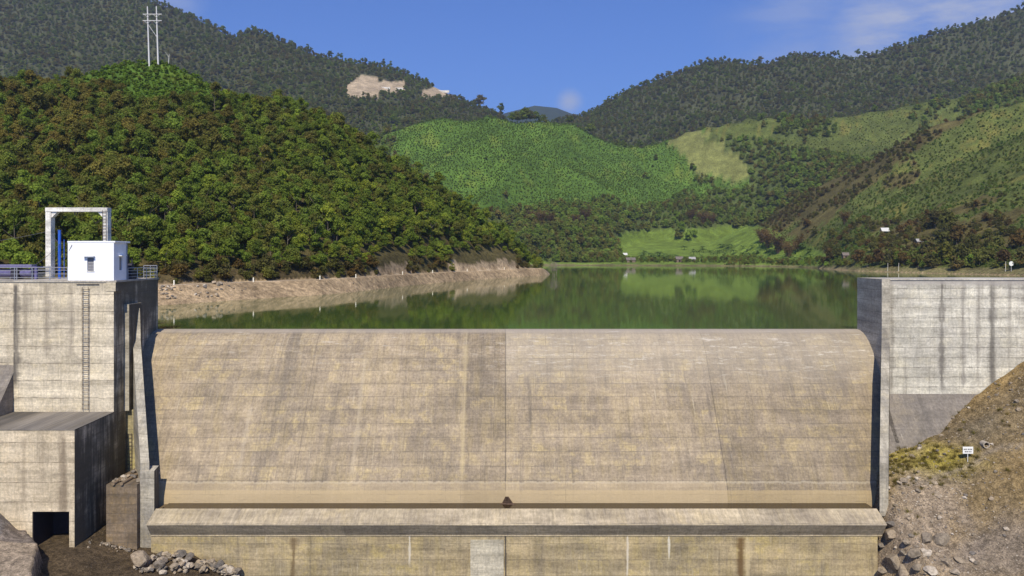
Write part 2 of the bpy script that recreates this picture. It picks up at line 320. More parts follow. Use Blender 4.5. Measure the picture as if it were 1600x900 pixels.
# what covers the ground: classes by where the photograph shows each kind of land
def cover(px, D, z):
    row = HY-z/D*F
    X = (px-CX)/F*D
    w1 = (fbm(X/70, D/70, 4, 101)-.5); w2 = (fbm(X/20, D/20, 4, 111)-.5)
    pw = px+w1*110+w2*50; rw = row+w1*34+w2*16
    cl = np.full(px.shape, 'F', dtype='<U1')                       # F far dark forest
    q = D-ip(SHORE, px)
    right = q > 0
    near = (~right) | (px < 560) & (D < 420)
    cl[near] = 'N'                                                  # near plantation hill
    # low green growth on the top of the near hill
    cl[near & (rw < ip([(0,60),(100,100),(125,146),(200,168),(280,170),(345,168),(400,176),(415,60)], px+w2*30))] = 'G'
    s = D-ip(ROAD, px); cl[near & (s < 5.5)] = 'R'
    cl[near & (D > ip(L1D, px)+30)] = 'N'
    mid = right & (D > 585) & (D < 1060) & (px < 1290)
    g = mid & (rw < ip([(560,330),(700,345),(800,330),(950,320),(1050,320),(1130,310),(1200,300)], pw)) & (pw > ip([(170,600),(230,590),(330,740)], rw)) & (pw < ip([(195,1105),(250,1160),(300,1195),(330,1150)], rw))
    cl[g] = 'G'
    cl[mid & (pw > 640) & (rw > ip([(560,330),(700,345),(800,330),(950,318),(1050,318),(1130,306),(1200,300)], pw))] = 'T'
    cl[(D > 700) & (D < 1000) & (pw > ip([(205,1048),(235,1062),(285,1150)], row)) & (pw < ip([(205,1118),(262,1186),(285,1186)], row)) & (row > 203) & (row < 284)] = 'Y'
    md = right & (row > ip([(965,366),(1010,360),(1120,356),(1180,352),(1240,372),(1290,396)], px)+w2*6) & (px+w2*70 > 962) & (px+w2*70 < 1290) & (D < 900)
    cl[md] = 'M'
    S = right & (px > 1180) & (D < 700) & ~md
    cl[S] = 'B'                                                     # brushy right slopes
    cl[S & (row < 345) & (w1+w2*.6 > -.16) & (D < ip([(1200,560),(1300,575),(1600,620)], px))] = 'S'                   # open grassy spurs
    cl[right & (px > 1100) & (D >= 640) & (D < 1100) & (rw < ip([(1100,225),(1200,222),(1330,250),(1450,262),(1600,200)], pw)) & (w1+w2*.8 > -.05)] = 'S'
    cl[S & (row >= 345) & (w2+w1*.5 > .02)] = 'S'
    cl[right & (q < 17) & (q > 0) & (px < 1210)] = 'M'; cl[right & (q < 7) & (q > 0)] = 'W'                             # wet shore strip
    cl[(cl == 'F') & (D < 1060) & right] = 'T'
    cl[(cl == 'G') & right & (w2*.8+w1*.4 > .24)] = 'T'
    a = (D > 1000) & (D < 1600)
    qa = a & (((px > 541) & (px < 590) & (row > ip([(541,135),(565,116),(590,122)], px)) & (row < 152)) | ((px > 585) & (px < 632) & (row > 127) & (row < 145)) | ((px > 658) & (px < 712) & (row > ip([(658,141),(690,133),(712,141)], px)) & (row < 152)))
    cl[qa] = 'Q'
    cl[near & (px > 480) & (px < 524) & (row > 140+(px-490)*.6-4) & (row < 150+(px-490)*.7) & (D > 200)] = 'Q'
    cl[D > 2400] = 'H'
    return cl
CL = cover(GP, GD, GZ)
COLS = dict(F=(.064,.070,.032), N=(.09,.075,.03), G=(.088,.158,.024), R=(.35,.255,.15), T=(.085,.11,.030), Y=(.19,.20,.06), M=(.15,.215,.035),
            B=(.105,.090,.030), S=(.098,.120,.028), W=(.19,.17,.075), Q=(.38,.30,.20), H=(.03,.05,.03))
col = np.zeros(GP.shape+(3,))
for k, c in COLS.items(): col[CL == k] = c
n_a = fbm(GX/26, GD/26, 4, 201); n_b = fbm(GX/7, GD/7, 4, 205)
col *= (.7+.6*n_a)[..., None]*(.75+.5*n_b)[..., None]
gm = (CL == 'G')|(CL == 'S')
col[gm] = col[gm]*(1+.0*n_a[gm])[:, None]+np.array([.035, .0, .0])*(sst(.52, .7, n_b)*sst(.45, .6, n_a))[gm][:, None]
s_ = GD-ip(ROAD, GP)
cutz = (((GP > 580) & (GP < 642)) | ((GP > 700) & (GP < 812))) & (s_ > 4.5) & (s_ < 7.6+4*(n_b-.5)) & (CL == 'N')
col[cutz] = np.array([.36, .27, .17])*(.6+.8*n_b[cutz])[:, None]
cz2 = (GP > 240) & (GP <= 572) & (s_ > 4.5) & (s_ < 8) & (CL == 'N'); col[cz2] = np.array([.085, .065, .03])*(.5+1.0*n_b[cz2])[:, None]
rdm = (s_ > 0) & (s_ < 4.8) & (CL == 'R'); col[rdm] = np.array([.46, .36, .24])*(.8+.4*n_b[rdm])[:, None]
nc, nr = GP.shape
V = np.stack([GX, GD, GZ], -1).reshape(-1, 3)
ii, jj = np.meshgrid(np.arange(nc-1), np.arange(nr-1), indexing='ij'); a = ii*nr+jj
FA = np.stack([a, a+nr, a+nr+1, a+1], -1).reshape(-1, 4)
m = N('terrain'); P = m.geo.outputs['Position']
vc = m.n('ShaderNodeVertexColor', layer_name='land').outputs[0]
na = m.noise(P, .9, 6, .7); nb = m.noise(P, .12, 5, .6); nd = m.noise(P, 4, 5, .75)
k = m.math('MULTIPLY', m.rng(na, .3, .7, .55, 1.45), m.rng(nb, .3, .7, .75, 1.25)); k = m.math('MULTIPLY', k, m.rng(nd, .3, .7, .7, 1.3))
cc = m.mix(1.0, vc, m.comb(k, k, k), 'MULTIPLY')
m.bump(m.math('ADD', na, m.math('MULTIPLY', nd, .4)), .9, .5)
terr = link('terrain', V, FA, m.fin(cc, .95, .1), None, (0, 0, 0), True)
tag(terr, 'hills and valley floor round the reservoir', None, None, 'structure')
ca = terr.data.color_attributes.new('land', 'FLOAT_COLOR', 'POINT')
ca.data.foreach_set('color', np.concatenate([col.reshape(-1, 3), np.ones((nc*nr, 1))], 1).ravel())
# ---------------------------------------------------------------- water
m = N('reservoir_water'); P = m.geo.outputs['Position']; X, Y, Z = m.xyz()
r1 = m.noise(m.comb(m.math('MULTIPLY', X, .6), m.math('MULTIPLY', Y, .25)), 1.0, 4, .6)
r2 = m.noise(m.comb(m.math('MULTIPLY', X, .05), m.math('MULTIPLY', Y, .02)), 1.0, 3, .5)
m.bump(m.math('ADD', m.math('MULTIPLY', r1, m.rng(r2, .35, .65, .25, 1.0)), 0.0), .035, .2)
wmat = m.fin(m.mix(m.rng(r2, .3, .7), (.062,.105,.022), (.072,.118,.025)), .045, .5); m.b.inputs['IOR'].default_value = 1.38
water = link('water', [(-900,76.2,-7.05),(1300,76.2,-7.05),(1300,760,-7.05),(-900,760,-7.05)], [(0,1,2,3)], wmat)
tag(water, 'calm green reservoir behind the spillway', None, None, 'structure')
# ---------------------------------------------------------------- dam
def tilted_base(m, col, X, Y, z, n):
    lz = m.math('ADD', z, m.math('MULTIPLY', m.math('SUBTRACT', n['n3'], .5), .5))
    # paler, more ochre lower bucket; darker right block; lighter upper middle
    def mulc(c, k): return m.mix(1.0, c, m.comb(k, k, k), 'MULTIPLY')
    zz = m.math('ADD', z, m.math('MULTIPLY', m.math('SUBTRACT', n['n6'], .5), .25))
    low = m.rng(zz, -19.1, -19.02, 1, 0); col = m.mix(m.math('MULTIPLY', low, .62), col, (.50,.375,.20)); ln = m.rng(m.math('ABSOLUTE', m.math('ADD', lz, 18.5)), .03, .12, 1, 0); col = m.mix(m.math('MULTIPLY', ln, .3), col, (.6,.53,.4))
    low2 = m.math('MULTIPLY', m.rng(lz, -18.55, -18.4, 1, 0), m.rng(X, 17.9, 18.1, 1, 0)); col = m.mix(m.math('MULTIPLY', low2, .42), col, (.41,.32,.20))
    col = mulc(col, m.rng(X, 17.98, 18.06, 1.0, .84))
    rt = m.math('MULTIPLY', m.rng(X, -.04, .04), m.rng(z, -13, -8.5)); col = m.mix(m.math('MULTIPLY', rt, .35), col, (.45,.395,.31))
    col = mulc(col, m.rng(m.math('MULTIPLY', m.rng(X, -3.7, -3.2), m.rng(X, -.05, 0.0, 1, 0)), 0, 1, 1, .84))
    crest = m.rng(z, -7.25, -7.0); col = m.mix(m.math('MULTIPLY', crest, .6), col, (.37,.32,.26))
    gx_ = m.math('ABSOLUTE', m.math('SUBTRACT', m.math('FRACT', m.math('DIVIDE', m.math('ADD', X, m.math('MULTIPLY', m.math('SUBTRACT', n['n5'], .5), .06)), 1.22)), .5)); gz_ = m.math('ABSOLUTE', m.math('SUBTRACT', m.math('FRACT', m.math('DIVIDE', zz, .51)), .5))
    gl = m.math('MAXIMUM', m.rng(gx_, .468, .49), m.rng(gz_, .42, .48)); gm_k = m.math('MULTIPLY', m.math('MULTIPLY', gl, m.rng(n['n6'], .42, .62)), m.rng(n['n1'], .38, .58))
    col = m.mix(m.math('MULTIPLY', gm_k, .42), col, (.12,.10,.08))
    # pale lime crusts in horizontal bands below the crest, on the two right-hand bays
    cb = m.noise(m.comb(m.math('MULTIPLY', X, .5), m.math('MULTIPLY', z, 3.2), 77.0), 1, 7, .8); ck = m.math('MULTIPLY', m.math('MULTIPLY', m.rng(cb, .53, .64), m.rng(X, -3, 2, .35, 1)), m.math('MULTIPLY', m.rng(z, -12.5, -9.0), m.rng(z, -7.3, -7.6)))
    col = m.mix(m.math('MULTIPLY', ck, .55), col, (.62,.56,.46))
    db = m.math('MULTIPLY', m.rng(cb, .44, .34), m.rng(z, -18, -9, .7, .3)); col = m.mix(m.math('MULTIPLY', db, .35), col, (.15,.125,.10))
    # fine scratchy pale wear lines
    wv = m.noise(m.comb(m.math('MULTIPLY', X, .35), m.math('MULTIPLY', z, 9), 7.0), 1, 5, .7)
    wm = m.math('MULTIPLY', m.rng(wv, .6, .72), m.rng(z, -11.5, -7.5)); col = m.mix(m.math('MULTIPLY', wm, .7), col, (.66,.62,.55))
    wd = m.rng(wv, .26, .36, 1, 0); col = m.mix(m.math('MULTIPLY', wd, .35), col, (.13,.12,.10))
    return col
M_face = concrete('spillway_concrete', (.345,.275,.190), (.268,.217,.158), 1.02, 2.1, .50, .40, 1, vstreak=.42, tone=.09, joints=((0,.07,.6),(18.05,.06,.4),(-17.2,.05,.35)), extra=tilted_base, line=.2,
                  yc=(.50,.38,.14), band=.15, stripes=((-3.6,.35,.45,(.50,.40,.22),-8,-18),(-12.6,.3,.3,(.5,.42,.3),-9,-18),(-22,.3,.3,(.5,.42,.3),-13,-18)))
M_sill = concrete('sill_concrete', (.46,.385,.265), (.34,.285,.21), .9, 3.0, .35, .30, 2, line=.25)
M_low = concrete('apron_wall_concrete', (.43,.34,.20), (.33,.27,.17), 1.25, 1.9, .5, .50, 3, vstreak=.6, line=.3, yc=(.44,.34,.10),
                 stripes=((-16.6,.33,.7,(.10,.06,.03),-21.9,-26),(18.4,.5,.9,(.13,.075,.03),-21.9,-26),(18.9,.35,.5,(.62,.5,.3),-21.9,-26),(9.5,.10,.7,(.68,.62,.5),-21.0,-25),
                          (-7.5,.11,.75,(.68,.62,.5),-21.0,-24),(12.8,.12,.8,(.7,.66,.55),-21,-23.5),(.0,.12,.9,(.06,.05,.04),-21,-27)), joints=((0,.06,.7),))
M_lip = concrete('lip_underside', (.52,.43,.29), (.42,.35,.25), .9, 3.0, .4, .25, 4, line=.2)
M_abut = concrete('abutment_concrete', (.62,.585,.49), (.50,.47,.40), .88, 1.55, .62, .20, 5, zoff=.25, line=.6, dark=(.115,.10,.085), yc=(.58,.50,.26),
                  stripes=((38.9,.38,.7,(.10,.088,.078),-1,-11.7),(40.8,.28,.45,(.13,.11,.10),-1,-11.5),(43.4,.42,.75,(.09,.08,.07),-1,-11.3),(42.1,.3,.35,(.13,.11,.10),-1,-11),
                           (46.6,.6,.65,(.12,.11,.10),-1,-11),(34.4,.4,.45,(.13,.11,.09),-1,-11.8),(44.9,.3,.3,(.13,.11,.10),-1,-11)),
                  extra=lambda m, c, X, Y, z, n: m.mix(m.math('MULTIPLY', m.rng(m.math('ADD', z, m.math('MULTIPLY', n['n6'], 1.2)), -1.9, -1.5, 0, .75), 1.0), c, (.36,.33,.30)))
M_slope = concrete('slope_concrete', (.235,.205,.175), (.18,.16,.14), 3.0, 5.0, .35, .12, 6, line=.1, band=.12)
M_wall = concrete('training_wall_concrete', (.42,.38,.30), (.31,.285,.24), 1.6, 2.5, .5, .2, 7, side_shade=.9, line=.3)
M_tower = concrete('tower_concrete', (.66,.575,.43), (.53,.46,.345), 1.45, 2.35, .45, .30, 8, side_shade=.85, zoff=.3, line=.62, yc=(.52,.42,.20), dark=(.13,.105,.08),
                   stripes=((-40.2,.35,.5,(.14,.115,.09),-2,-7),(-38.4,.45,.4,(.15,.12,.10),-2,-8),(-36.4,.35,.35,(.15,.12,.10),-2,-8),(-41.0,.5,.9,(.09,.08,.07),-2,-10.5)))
M_block = concrete('block_concrete', (.62,.52,.37), (.49,.41,.29), 1.5, 2.6, .45, .22, 9, side_shade=.9, zoff=.7, line=.55, yc=(.52,.38,.18), dark=(.13,.10,.07),
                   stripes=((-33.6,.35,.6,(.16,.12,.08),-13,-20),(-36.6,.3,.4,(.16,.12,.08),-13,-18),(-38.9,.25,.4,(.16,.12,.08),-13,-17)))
M_gut = concrete('mossy_concrete', (.45,.38,.20), (.36,.31,.19), 1.5, 2.5, .5, .6, 10, line=.4, yc=(.40,.33,.07))
M_rubblew = concrete('stained_masonry', (.25,.19,.13), (.17,.13,.09), .75, .6, .6, .35, 11, line=.3, yc=(.26,.16,.03), gap=.05)
M_top = concrete('weathered_slab', (.11,.10,.09), (.20,.18,.155), 3, 4, .3, .1, 12, line=0, band=.5)

dam = empty('spillway', (0, 68, -24), 'broad curved concrete overflow spillway with a straight crest across the dam, streaked grey and yellow', 'spillway')
prof = [(76.4,-12),(76.4,-8.2),(76.1,-7.5),(75.6,-7.08),(75.0,-6.93),(74.4,-6.90),(73.8,-6.96),(73.2,-7.12),(72.6,-7.42),(72.0,-7.86),(71.5,-8.35),(71.0,-8.95)]
y, z_ = 71.0, -8.95
while z_ > -16.8: z_ -= .72; y -= .72*.70; prof.append((y, z_))
by, bz = prof[-1]
prof += [(by-.55,bz-.75),(by-1.02,bz-1.5),(by-1.34,bz-2.2),(by-1.50,bz-2.8),(by-1.53,-20.8)]
prof_open = prof
def face_y(z):                                     # distance of the overflow face at height z
    zs = [p[1] for p in prof[5:]][::-1]; ys = [p[0] for p in prof[5:]][::-1]; return float(np.interp(z, zs, ys))
def XL(y): return -32.75 if y > 70.4 else -32.75+(70.4-y)*.57
def XR(y): return 33.2 if y > 69.6 else 33.2-(69.6-y)*.50
nx = 60; vs = []; fs = []
for (yy, zz) in prof:
    a0 = XL(yy)-.35; b0 = XR(yy)+.35
    for i in range(nx+1): vs.append((a0+(b0-a0)*i/nx, yy, zz))
for j in range(len(prof)-1):
    for i in range(nx): k = j*(nx+1)+i; fs.append((k, k+1, k+nx+2, k+nx+1))
fs = [tuple(reversed(f)) for f in fs]
link('overflow_face', vs, fs, M_face, dam, smooth=True)
# training walls: a leaning band that follows the face, standing about 2.6 m proud of it
def wall(sgn, Xf, name, extra_w=0):
    edge = []
    z = -5.0
    while z > -16.9: edge.append((face_y(z)-3.3 if z < -8.3 else None, z)); z -= .6
    pts = [(70.6, -2.05)] if False else []
    top = [(69.6,-4.6),(69.3,-5.2),(69.05,-6.2),(68.85,-7.4)] if sgn < 0 else [(69.50,-6.4),(69.3,-7.4)]
    for e in edge:
        if e[0] is not None and e[1] < -8.6: top.append(e)
    top += [(62.45,-16.75),(62.42,-20.6)]+([(62.40,-24.5)] if sgn < 0 else [])
    v = []; f = []; n = len(top); t = .70
    for (yy, zz) in top:
        xi = Xf(yy); v += [(xi, yy, zz), (xi+sgn*t, yy, zz)]
    for (yy, zz) in top:
        yb = min(max(face_y(min(zz, -6.9))+1.5, 64.6), 70.38 if sgn < 0 else 69.56); xi = Xf(yb); v += [(xi+sgn*.0, yb, zz), (xi+sgn*t, yb, zz)]
    B = 2*n
    for i in range(n-1):
        a, b, c, d = 2*i, 2*i+1, 2*i+3, 2*i+2
        f += [(a, b, c, d), (B+a, B+d, B+c, B+b), (a, d, B+d, B+a), (b, B+b, B+c, c)]
    f += [(0, B, B+1, 1), (2*n-2, 2*n-1, B+2*n-1, B+2*n-2)]
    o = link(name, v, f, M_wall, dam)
    import bmesh
    bm = bmesh.new(); bm.from_mesh(o.data); bmesh.ops.recalc_face_normals(bm, faces=bm.faces); bm.to_mesh(o.data); bm.free()
    return o
wall(-1, XL, 'training_wall'); MB().prism_x([(62.38,-17.0),(62.38,-24.5),(63.2,-24.5),(63.2,-16.8)], -28.93, -27.80).build('wall_end', M_wall, dam); wall(1, XR, 'training_wall')
# end sill, undercut and lower wall
xa, xb = -27.75, 29.45
b = MB(); b.prism_x([(62.55,-20.02),(60.85,-20.72),(60.83,-20.80),(62.2,-20.80),(62.9,-21.4)][:4], xa, xb)
b.build('end_sill', M_sill, dam, bevel=.03)
b = MB(); b.prism_x([(60.86,-20.803),(61.56,-21.78),(61.56,-21.86),(63.4,-21.86),(63.4,-20.803)], xa+.04, xb-.04); b.build('sill_underside', M_lip, dam)
b = MB(); b.prism_x([(61.62,-21.863),(61.62,-30),(63.4,-30),(63.4,-21.863)], xa+.05, xb-.38); b.build('apron_wall', M_low, dam)
b = MB(); b.box(-2.75,-.15,61.53,61.62,-26,-22.15); b.build('repair_patch', concrete('patch_concrete', (.50,.45,.34),(.43,.39,.30),3,4,.15,.1,14,line=0), dam)
b = MB(); b.box(xa+.1, xb-.1, 62.5, 64.4, -20.6, -20.02-.10); b.build('basin_floor', concrete('basin_concrete', (.17,.12,.065),(.11,.075,.04),3,4,.3,.2,15,line=0), dam)
m = N('silt_water'); wm2 = m.fin((.035,.022,.010), .12, .5)
pud = link('puddle', [(-27.3,62.56,-20.035),(29.2,62.56,-20.035),(29.2,64.3,-20.035),(-27.3,64.3,-20.035)], [(0,1,2,3)], wm2); tag(pud, 'shallow brown water behind the sill', None, None, 'structure')
# debris caught at the joint (own little mound parts)
MB().add([(-.3,63.72,-19.98),(.6,63.72,-19.98),(.1,64.1,-19.35),(-.5,63.62,-20.03),(.9,63.4,-20.03)],[(0,1,2),(3,4,1,0),(0,2,1)]).build('silt_heap', plain('dark_silt', (.09,.055,.035), .9, 0, .3), dam)
def rockmesh(n, seed, squash=.7):
    rs = np.random.RandomState(seed); import bmesh
    bm = bmesh.new(); bmesh.ops.create_icosphere(bm, subdivisions=n, radius=.5)
    pl = [(Vector(rs.normal(size=3)).normalized(), rs.uniform(.24,.42)) for _ in range(13)]
    for v in bm.verts:
        for nrm, d in pl:
            e = v.co.dot(nrm)-d
            if e > 0: v.co -= nrm*e
        v.co *= 1+rs.uniform(-.02,.02); v.co.z *= squash
    me = bpy.data.meshes.new('rock'); bm.to_mesh(me); bm.free(); return me
m = N('rock'); P = m.geo.outputs['Position']; oi = m.n('ShaderNodeObjectInfo').outputs['Random']
cc = m.ramp(oi, [(0,(.15,.135,.12)),(.35,(.25,.205,.15)),(.7,(.34,.27,.19)),(1,(.48,.42,.34))]); nn = m.rng(m.noise(P, 5, 6, .7), .3, .7, .65, 1.3)
cc = m.mix(1.0, cc, m.comb(nn, nn, nn), 'MULTIPLY'); m.bump(m.noise(P, 8, 6, .7), .8, .06); M_rock = m.fin(cc, .9, .2)
ROCKS = []
for i in range(6):
    me = rockmesh(3, 60+i, .62+.05*i); me.materials.append(M_rock); ROCKS.append(me)
def rock(x, y, z, s, label, group, rot=None, sq=(1,1,1)):
    o = bpy.data.objects.new('rock', random.choice(ROCKS)); C.objects.link(o); o.location = (x, y, z+CZ)
    o.scale = (s*sq[0], s*sq[1], s*sq[2]); o.rotation_euler = rot or (random.uniform(-.4,.4), random.uniform(-.4,.4), random.uniform(0, 6.28))
    return tag(o, label, 'rock', group)
# ---- right abutment
ab = empty('abutment_wall', (42, 70, -22), 'tall pale concrete abutment wall right of the spillway with dark vertical water stains', 'dam wall')
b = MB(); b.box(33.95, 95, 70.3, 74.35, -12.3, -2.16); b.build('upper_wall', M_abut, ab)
b = MB(); b.box(33.21, 95.2, 69.62, 74.5, -2.155, -2.02) if False else b.box(33.95, 95, 70.22, 74.42, -2.155, -2.03); b.build('coping', concrete('coping_concrete', (.50,.47,.41),(.42,.39,.34),3,4,.2,.1,16,line=0), ab)
b = MB(); b.box(33.2, 33.948, 69.58, 74.46, -8.0, -2.04); b.box(33.2, 33.947, 69.75, 74.4, -23, -8.003); b.build('nose_pier', concrete('nose_concrete', (.46,.42,.34),(.36,.33,.27),1.0,2,.4,.1,17,line=.3), ab)
b = MB(); b.add([(33.2,69.58,-8.003),(33.94,69.58,-8.003),(33.94,74,-8.003),(33.2,74,-8.003),(30.6,64,-24),(31.4,64,-24),(33.94,74,-24),(33.2,74,-24)],[(0,3,2,1),(0,1,5,4),(1,2,6,5),(2,3,7,6),(3,0,4,7)])
b = MB(); b.prism_x([(70.28,-12.303),(62.5,-22.0),(62.5,-26),(74,-26),(74,-12.303)], 33.3, 95); b.build('sloped_toe', M_slope, ab)
# fill between the converging training wall and the toe
v = [(XR(62.6)+.61,62.6,-24),(XR(70.4)+.61,70.35,-24),(XR(62.6)+.61,62.6,-21.9),(XR(70.4)+.61,70.35,-12.2),(33.35,62.6,-24),(33.35,70.35,-24),(33.35,62.6,-21.9),(33.35,70.35,-12.2)]
MB().add(v, [(2,3,7,6),(0,2,6,4),(4,6,7,5),(1,5,7,3),(0,1,3,2)]).build('toe_corner', M_slope, ab)
# ---- left tower, with the gate channel beside it
tw = empty('intake_tower', (-37, 66, -24), 'tall pale concrete intake tower with a ladder on its front, left of the spillway', 'tower')
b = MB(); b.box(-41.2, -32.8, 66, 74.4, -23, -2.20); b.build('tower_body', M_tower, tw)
b = MB(); b.box(-41.2, -32.55, 65.93, 67.9, -2.20, -2.05); b.box(-41.2, -32.75, 67.9, 74.45, -2.20, -2.052); b.build('deck_slab', concrete('deck_concrete', (.50,.46,.38),(.42,.38,.32),3,4,.3,.1,18,line=0), tw)
b = MB(); b.box(-33.4, -32.62, 65.95, 67.2, -2.95, -2.203); b.build('deck_bracket', M_tower, tw)
b = MB(); b.box(-32.797, -32.35, 67.75, 70.2, -13.3, -4.15); b.build('gate_pilaster', M_wall, tw)
b = MB(); b.box(-32.797, -31.0, 68.2, 70.9, -21.5, -13.303); b.build('gate_sill_block', M_gut, tw)
def ladder(name, x, y, z0, z1, wdt, parent, mat, off=.16):
    b = MB()
    for s in (0, wdt): b.tube((x+s, y-off, z0), (x+s, y-off, z1), .025, 6)
    z = z0+.2
    while z < z1: b.tube((x, y-off, z), (x+wdt, y-off, z), .02, 6); z += .33
    z = z0+.5
    while z < z1:
        for s in (0, wdt): b.tube((x+s, y-off, z), (x+s, y, z), .02, 5)
        z += 1.6
    return b.build(name, mat, parent)
M_rust = plain('rusty_steel', (.13,.10,.08), .7, .3)
ladder('ladder', -35.35, 66, -12.9, -2.6, .5, tw, M_rust); ladder('ladder', -32.7, 68.2, -19.2, -15.3, .4, tw, M_rust, .10)
MB().box(-35.9,-34.0,65.9,65.96,-2.38,-2.34).build('ladder_rail', M_rust, tw)
lb = empty('gravity_wall', (-55, 68, -24), 'pale streaked concrete dam wall at the left edge with a grey sloping foot', 'dam wall')
b = MB(); b.box(-90, -41.203, 66.5, 72, -9.2, -2.22); b.build('upper_wall', M_tower, lb)
b = MB(); b.prism_x([(66.48,-9.203),(59.5,-17.9),(59.5,-24),(72,-24),(72,-9.203)], -90, -41.21); b.build('sloped_toe', M_slope, lb)
MB().box(-90,-41.203,66.44,72,-2.217,-2.06).build('coping', bpy.data.materials['coping_concrete'], lb)
blk = empty('intake_block', (-37, 63, -23), 'square concrete outlet block with a dark opening, in front of the intake tower', 'outlet block')
# front with an opening, made as frame pieces butted together
x0, x1, yf, yb = -48.0, -32.75, 59.9, 65.99; zt, zo, zb = -13.25, -19.42, -24.5; oa, ob = -35.95, -33.15
zf = -13.15
b = MB()
b.add([(x0,yf,zt),(x1,yf,zt),(x1,yb,-13.1),(x0,yb,-13.1),(x0,yf,zo),(x1,yf,zo),(x1,yb,zo),(x0,yb,zo)], [(4,5,1,0),(5,6,2,1),(6,7,3,2),(7,4,0,3),(4,7,6,5)])
b.add([(ob,yf,zb),(x1,yf,zb),(x1,yb,zb),(ob,yb,zb),(ob,yf,zo),(x1,yf,zo),(x1,yb,zo),(ob,yb,zo)], [(0,1,5,4),(1,2,6,5),(2,3,7,6),(3,0,4,7)])
b.add([(x0,yf,zb),(oa,yf,zb),(oa,yb,zb),(x0,yb,zb),(x0,yf,zo),(oa,yf,zo),(oa,yb,zo),(x0,yb,zo)], [(0,1,5,4),(1,2,6,5),(2,3,7,6),(3,0,4,7)])
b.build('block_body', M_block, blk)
MB().add([(x0-.02,yf-.02,zt),(x1+.02,yf-.02,zt),(x1+.02,yb,-13.1),(x0-.02,yb,-13.1),(x0-.02,yf-.02,zt+.07),(x1+.02,yf-.02,zt+.07),(x1+.02,yb,-13.03),(x0-.02,yb,-13.03)],
     [(4,5,6,7),(0,1,5,4),(1,2,6,5),(2,3,7,6),(3,0,4,7)]).build('block_top', M_top, blk)
M_dc = plain('culvert_shade', (.035,.028,.03)); MB().box(oa+.003, ob-.003, 62.6, 65.9, zb, zo-.003).build('culvert_shade_back', M_dc, blk); MB().box(oa+.003, oa+.04, 59.95, 62.58, zb, zo-.003).box(oa+.043, ob-.003, 59.95, 62.58, zo-.05, zo-.003).build('culvert_shade_lining', M_dc, blk)  # gloom inside the opening, put in as near-black colour on back and added lining
# ---- masonry stub beside the training wall
st = empty('masonry_stub', (-29.9, 63, -22.3), 'stained brown masonry block topped with rubble and drain pipes, left of the spillway', 'masonry block')
MB().box(-31.35, -28.93, 61.9, 67.5, -23.5, -17.95).build('block_body', M_rubblew, st)
MB().tube((-30.75,61.75,-17.85),(-30.75,64.5,-17.85),.13,12).build('drain_pipe', plain('clay_pipe', (.22,.16,.10)), st)
MB().tube((-30.1,61.75,-17.85),(-30.1,64.5,-17.85),.13,12).build('drain_pipe', bpy.data.materials['clay_pipe'], st)
for i in range(44):
    x = random.uniform(-31.2,-28.4); yy = random.uniform(62.1,66); s = random.uniform(.25,.6)
    rock(x, yy, -17.92+s*.2, s, 'grey broken stone lying on the brown masonry block beside the training wall', 'rubble stones on the masonry block')
# ---------------------------------------------------------------- house, frame, railings and machines on the tower
M_white = plain('white_plaster', (.86,.87,.90), .7, 0, .03, 2); M_grey = plain('grey_louvre', (.25,.25,.27), .6)
M_frame = concrete('frame_concrete', (.78,.75,.68), (.66,.63,.57), 2.2, 3, .3, .08, 20, line=.3)
hs = empty('control_house', (-34.7, 67.2, -2.05), 'small white flat-roofed control house with a shuttered window on the tower deck', 'building')
hx0, hx1, hy0, hy1, hz0, hz1 = -36.68, -32.82, 66.06, 68.45, -2.047, 1.12
wx0, wx1, wz0, wz1 = -35.05, -34.5, -1.27, -.15
b = MB()   # front wall in four pieces round the window, then the other walls
b.box(hx0, wx0, hy0, hy0+.15, hz0, hz1); b.box(wx1, hx1, hy0, hy0+.15, hz0, hz1); b.box(wx0, wx1, hy0, hy0+.15, hz0, wz0); b.box(wx0, wx1, hy0, hy0+.15, wz1, hz1)
b.box(hx0, hx0+.15, hy0+.15, hy1, hz0, hz1); b.box(hx0+.15, hx1, hy1-.15, hy1, hz0, hz1)
b.box(hx1-.15, hx1, hy0+.15, 67.0, hz0, hz1); b.box(hx1-.15, hx1, 67.5, hy1-.15, hz0, hz1); b.box(hx1-.15, hx1, 67.0, 67.5, hz0, -1.2); b.box(hx1-.15, hx1, 67.0, 67.5, -.1, hz1)
b.build('wall', M_white, hs)
MB().box(hx0-.03, hx1+.12, hy0-.03, hy1+.25, hz1+.002, hz1+.13).build('roof', M_white, hs, bevel=.015); MB().box(hx0+.1, hx1, hy0+.1, hy1+.1, hz1+.132, hz1+.15).build('roof_felt', M_grey, hs); MB().tube((hx1+.06,hy1-.2,hz0),(hx1+.06,hy1-.2,hz1),.04,8).build('downpipe', M_grey, hs)
wdw = MB()
for i in range(9): z = wz0+.06+i*.125; wdw.add([(wx0+.03,hy0+.04,z),(wx1-.03,hy0+.04,z),(wx1-.03,hy0+.10,z+.10),(wx0+.03,hy0+.10,z+.10)], [(0,1,2,3)])
wdw.box(wx0,wx1,hy0+.11,hy0+.13,wz0,wz1)
wd = wdw.build('window', M_grey, hs); MB().box(wx0-.25, wx1+.12, hy0-.32, hy0-.002, wz1+.10, wz1+.17).build('window_awning', M_white, hs)
MB().box(wx0-.04, wx1+.06, hy0-.05, hy0-.002, wz0-.05, wz0-.003).build('window_sill', M_frame, wd)
w2 = MB().box(hx1-.12, hx1-.08, 67.0, 67.5, -1.2, -.1).build('window', M_grey, hs)
MB().box(hx1+.002, hx1+.3, 66.8, 67.7, .0, .06).build('window_awning', M_white, hs)
fr = empty('portal_frame', (-39.5, 72.5, -2.05), 'tall pale concrete portal frame behind the white control house', 'gantry frame')
fx0, fx1 = -42.15, -36.45
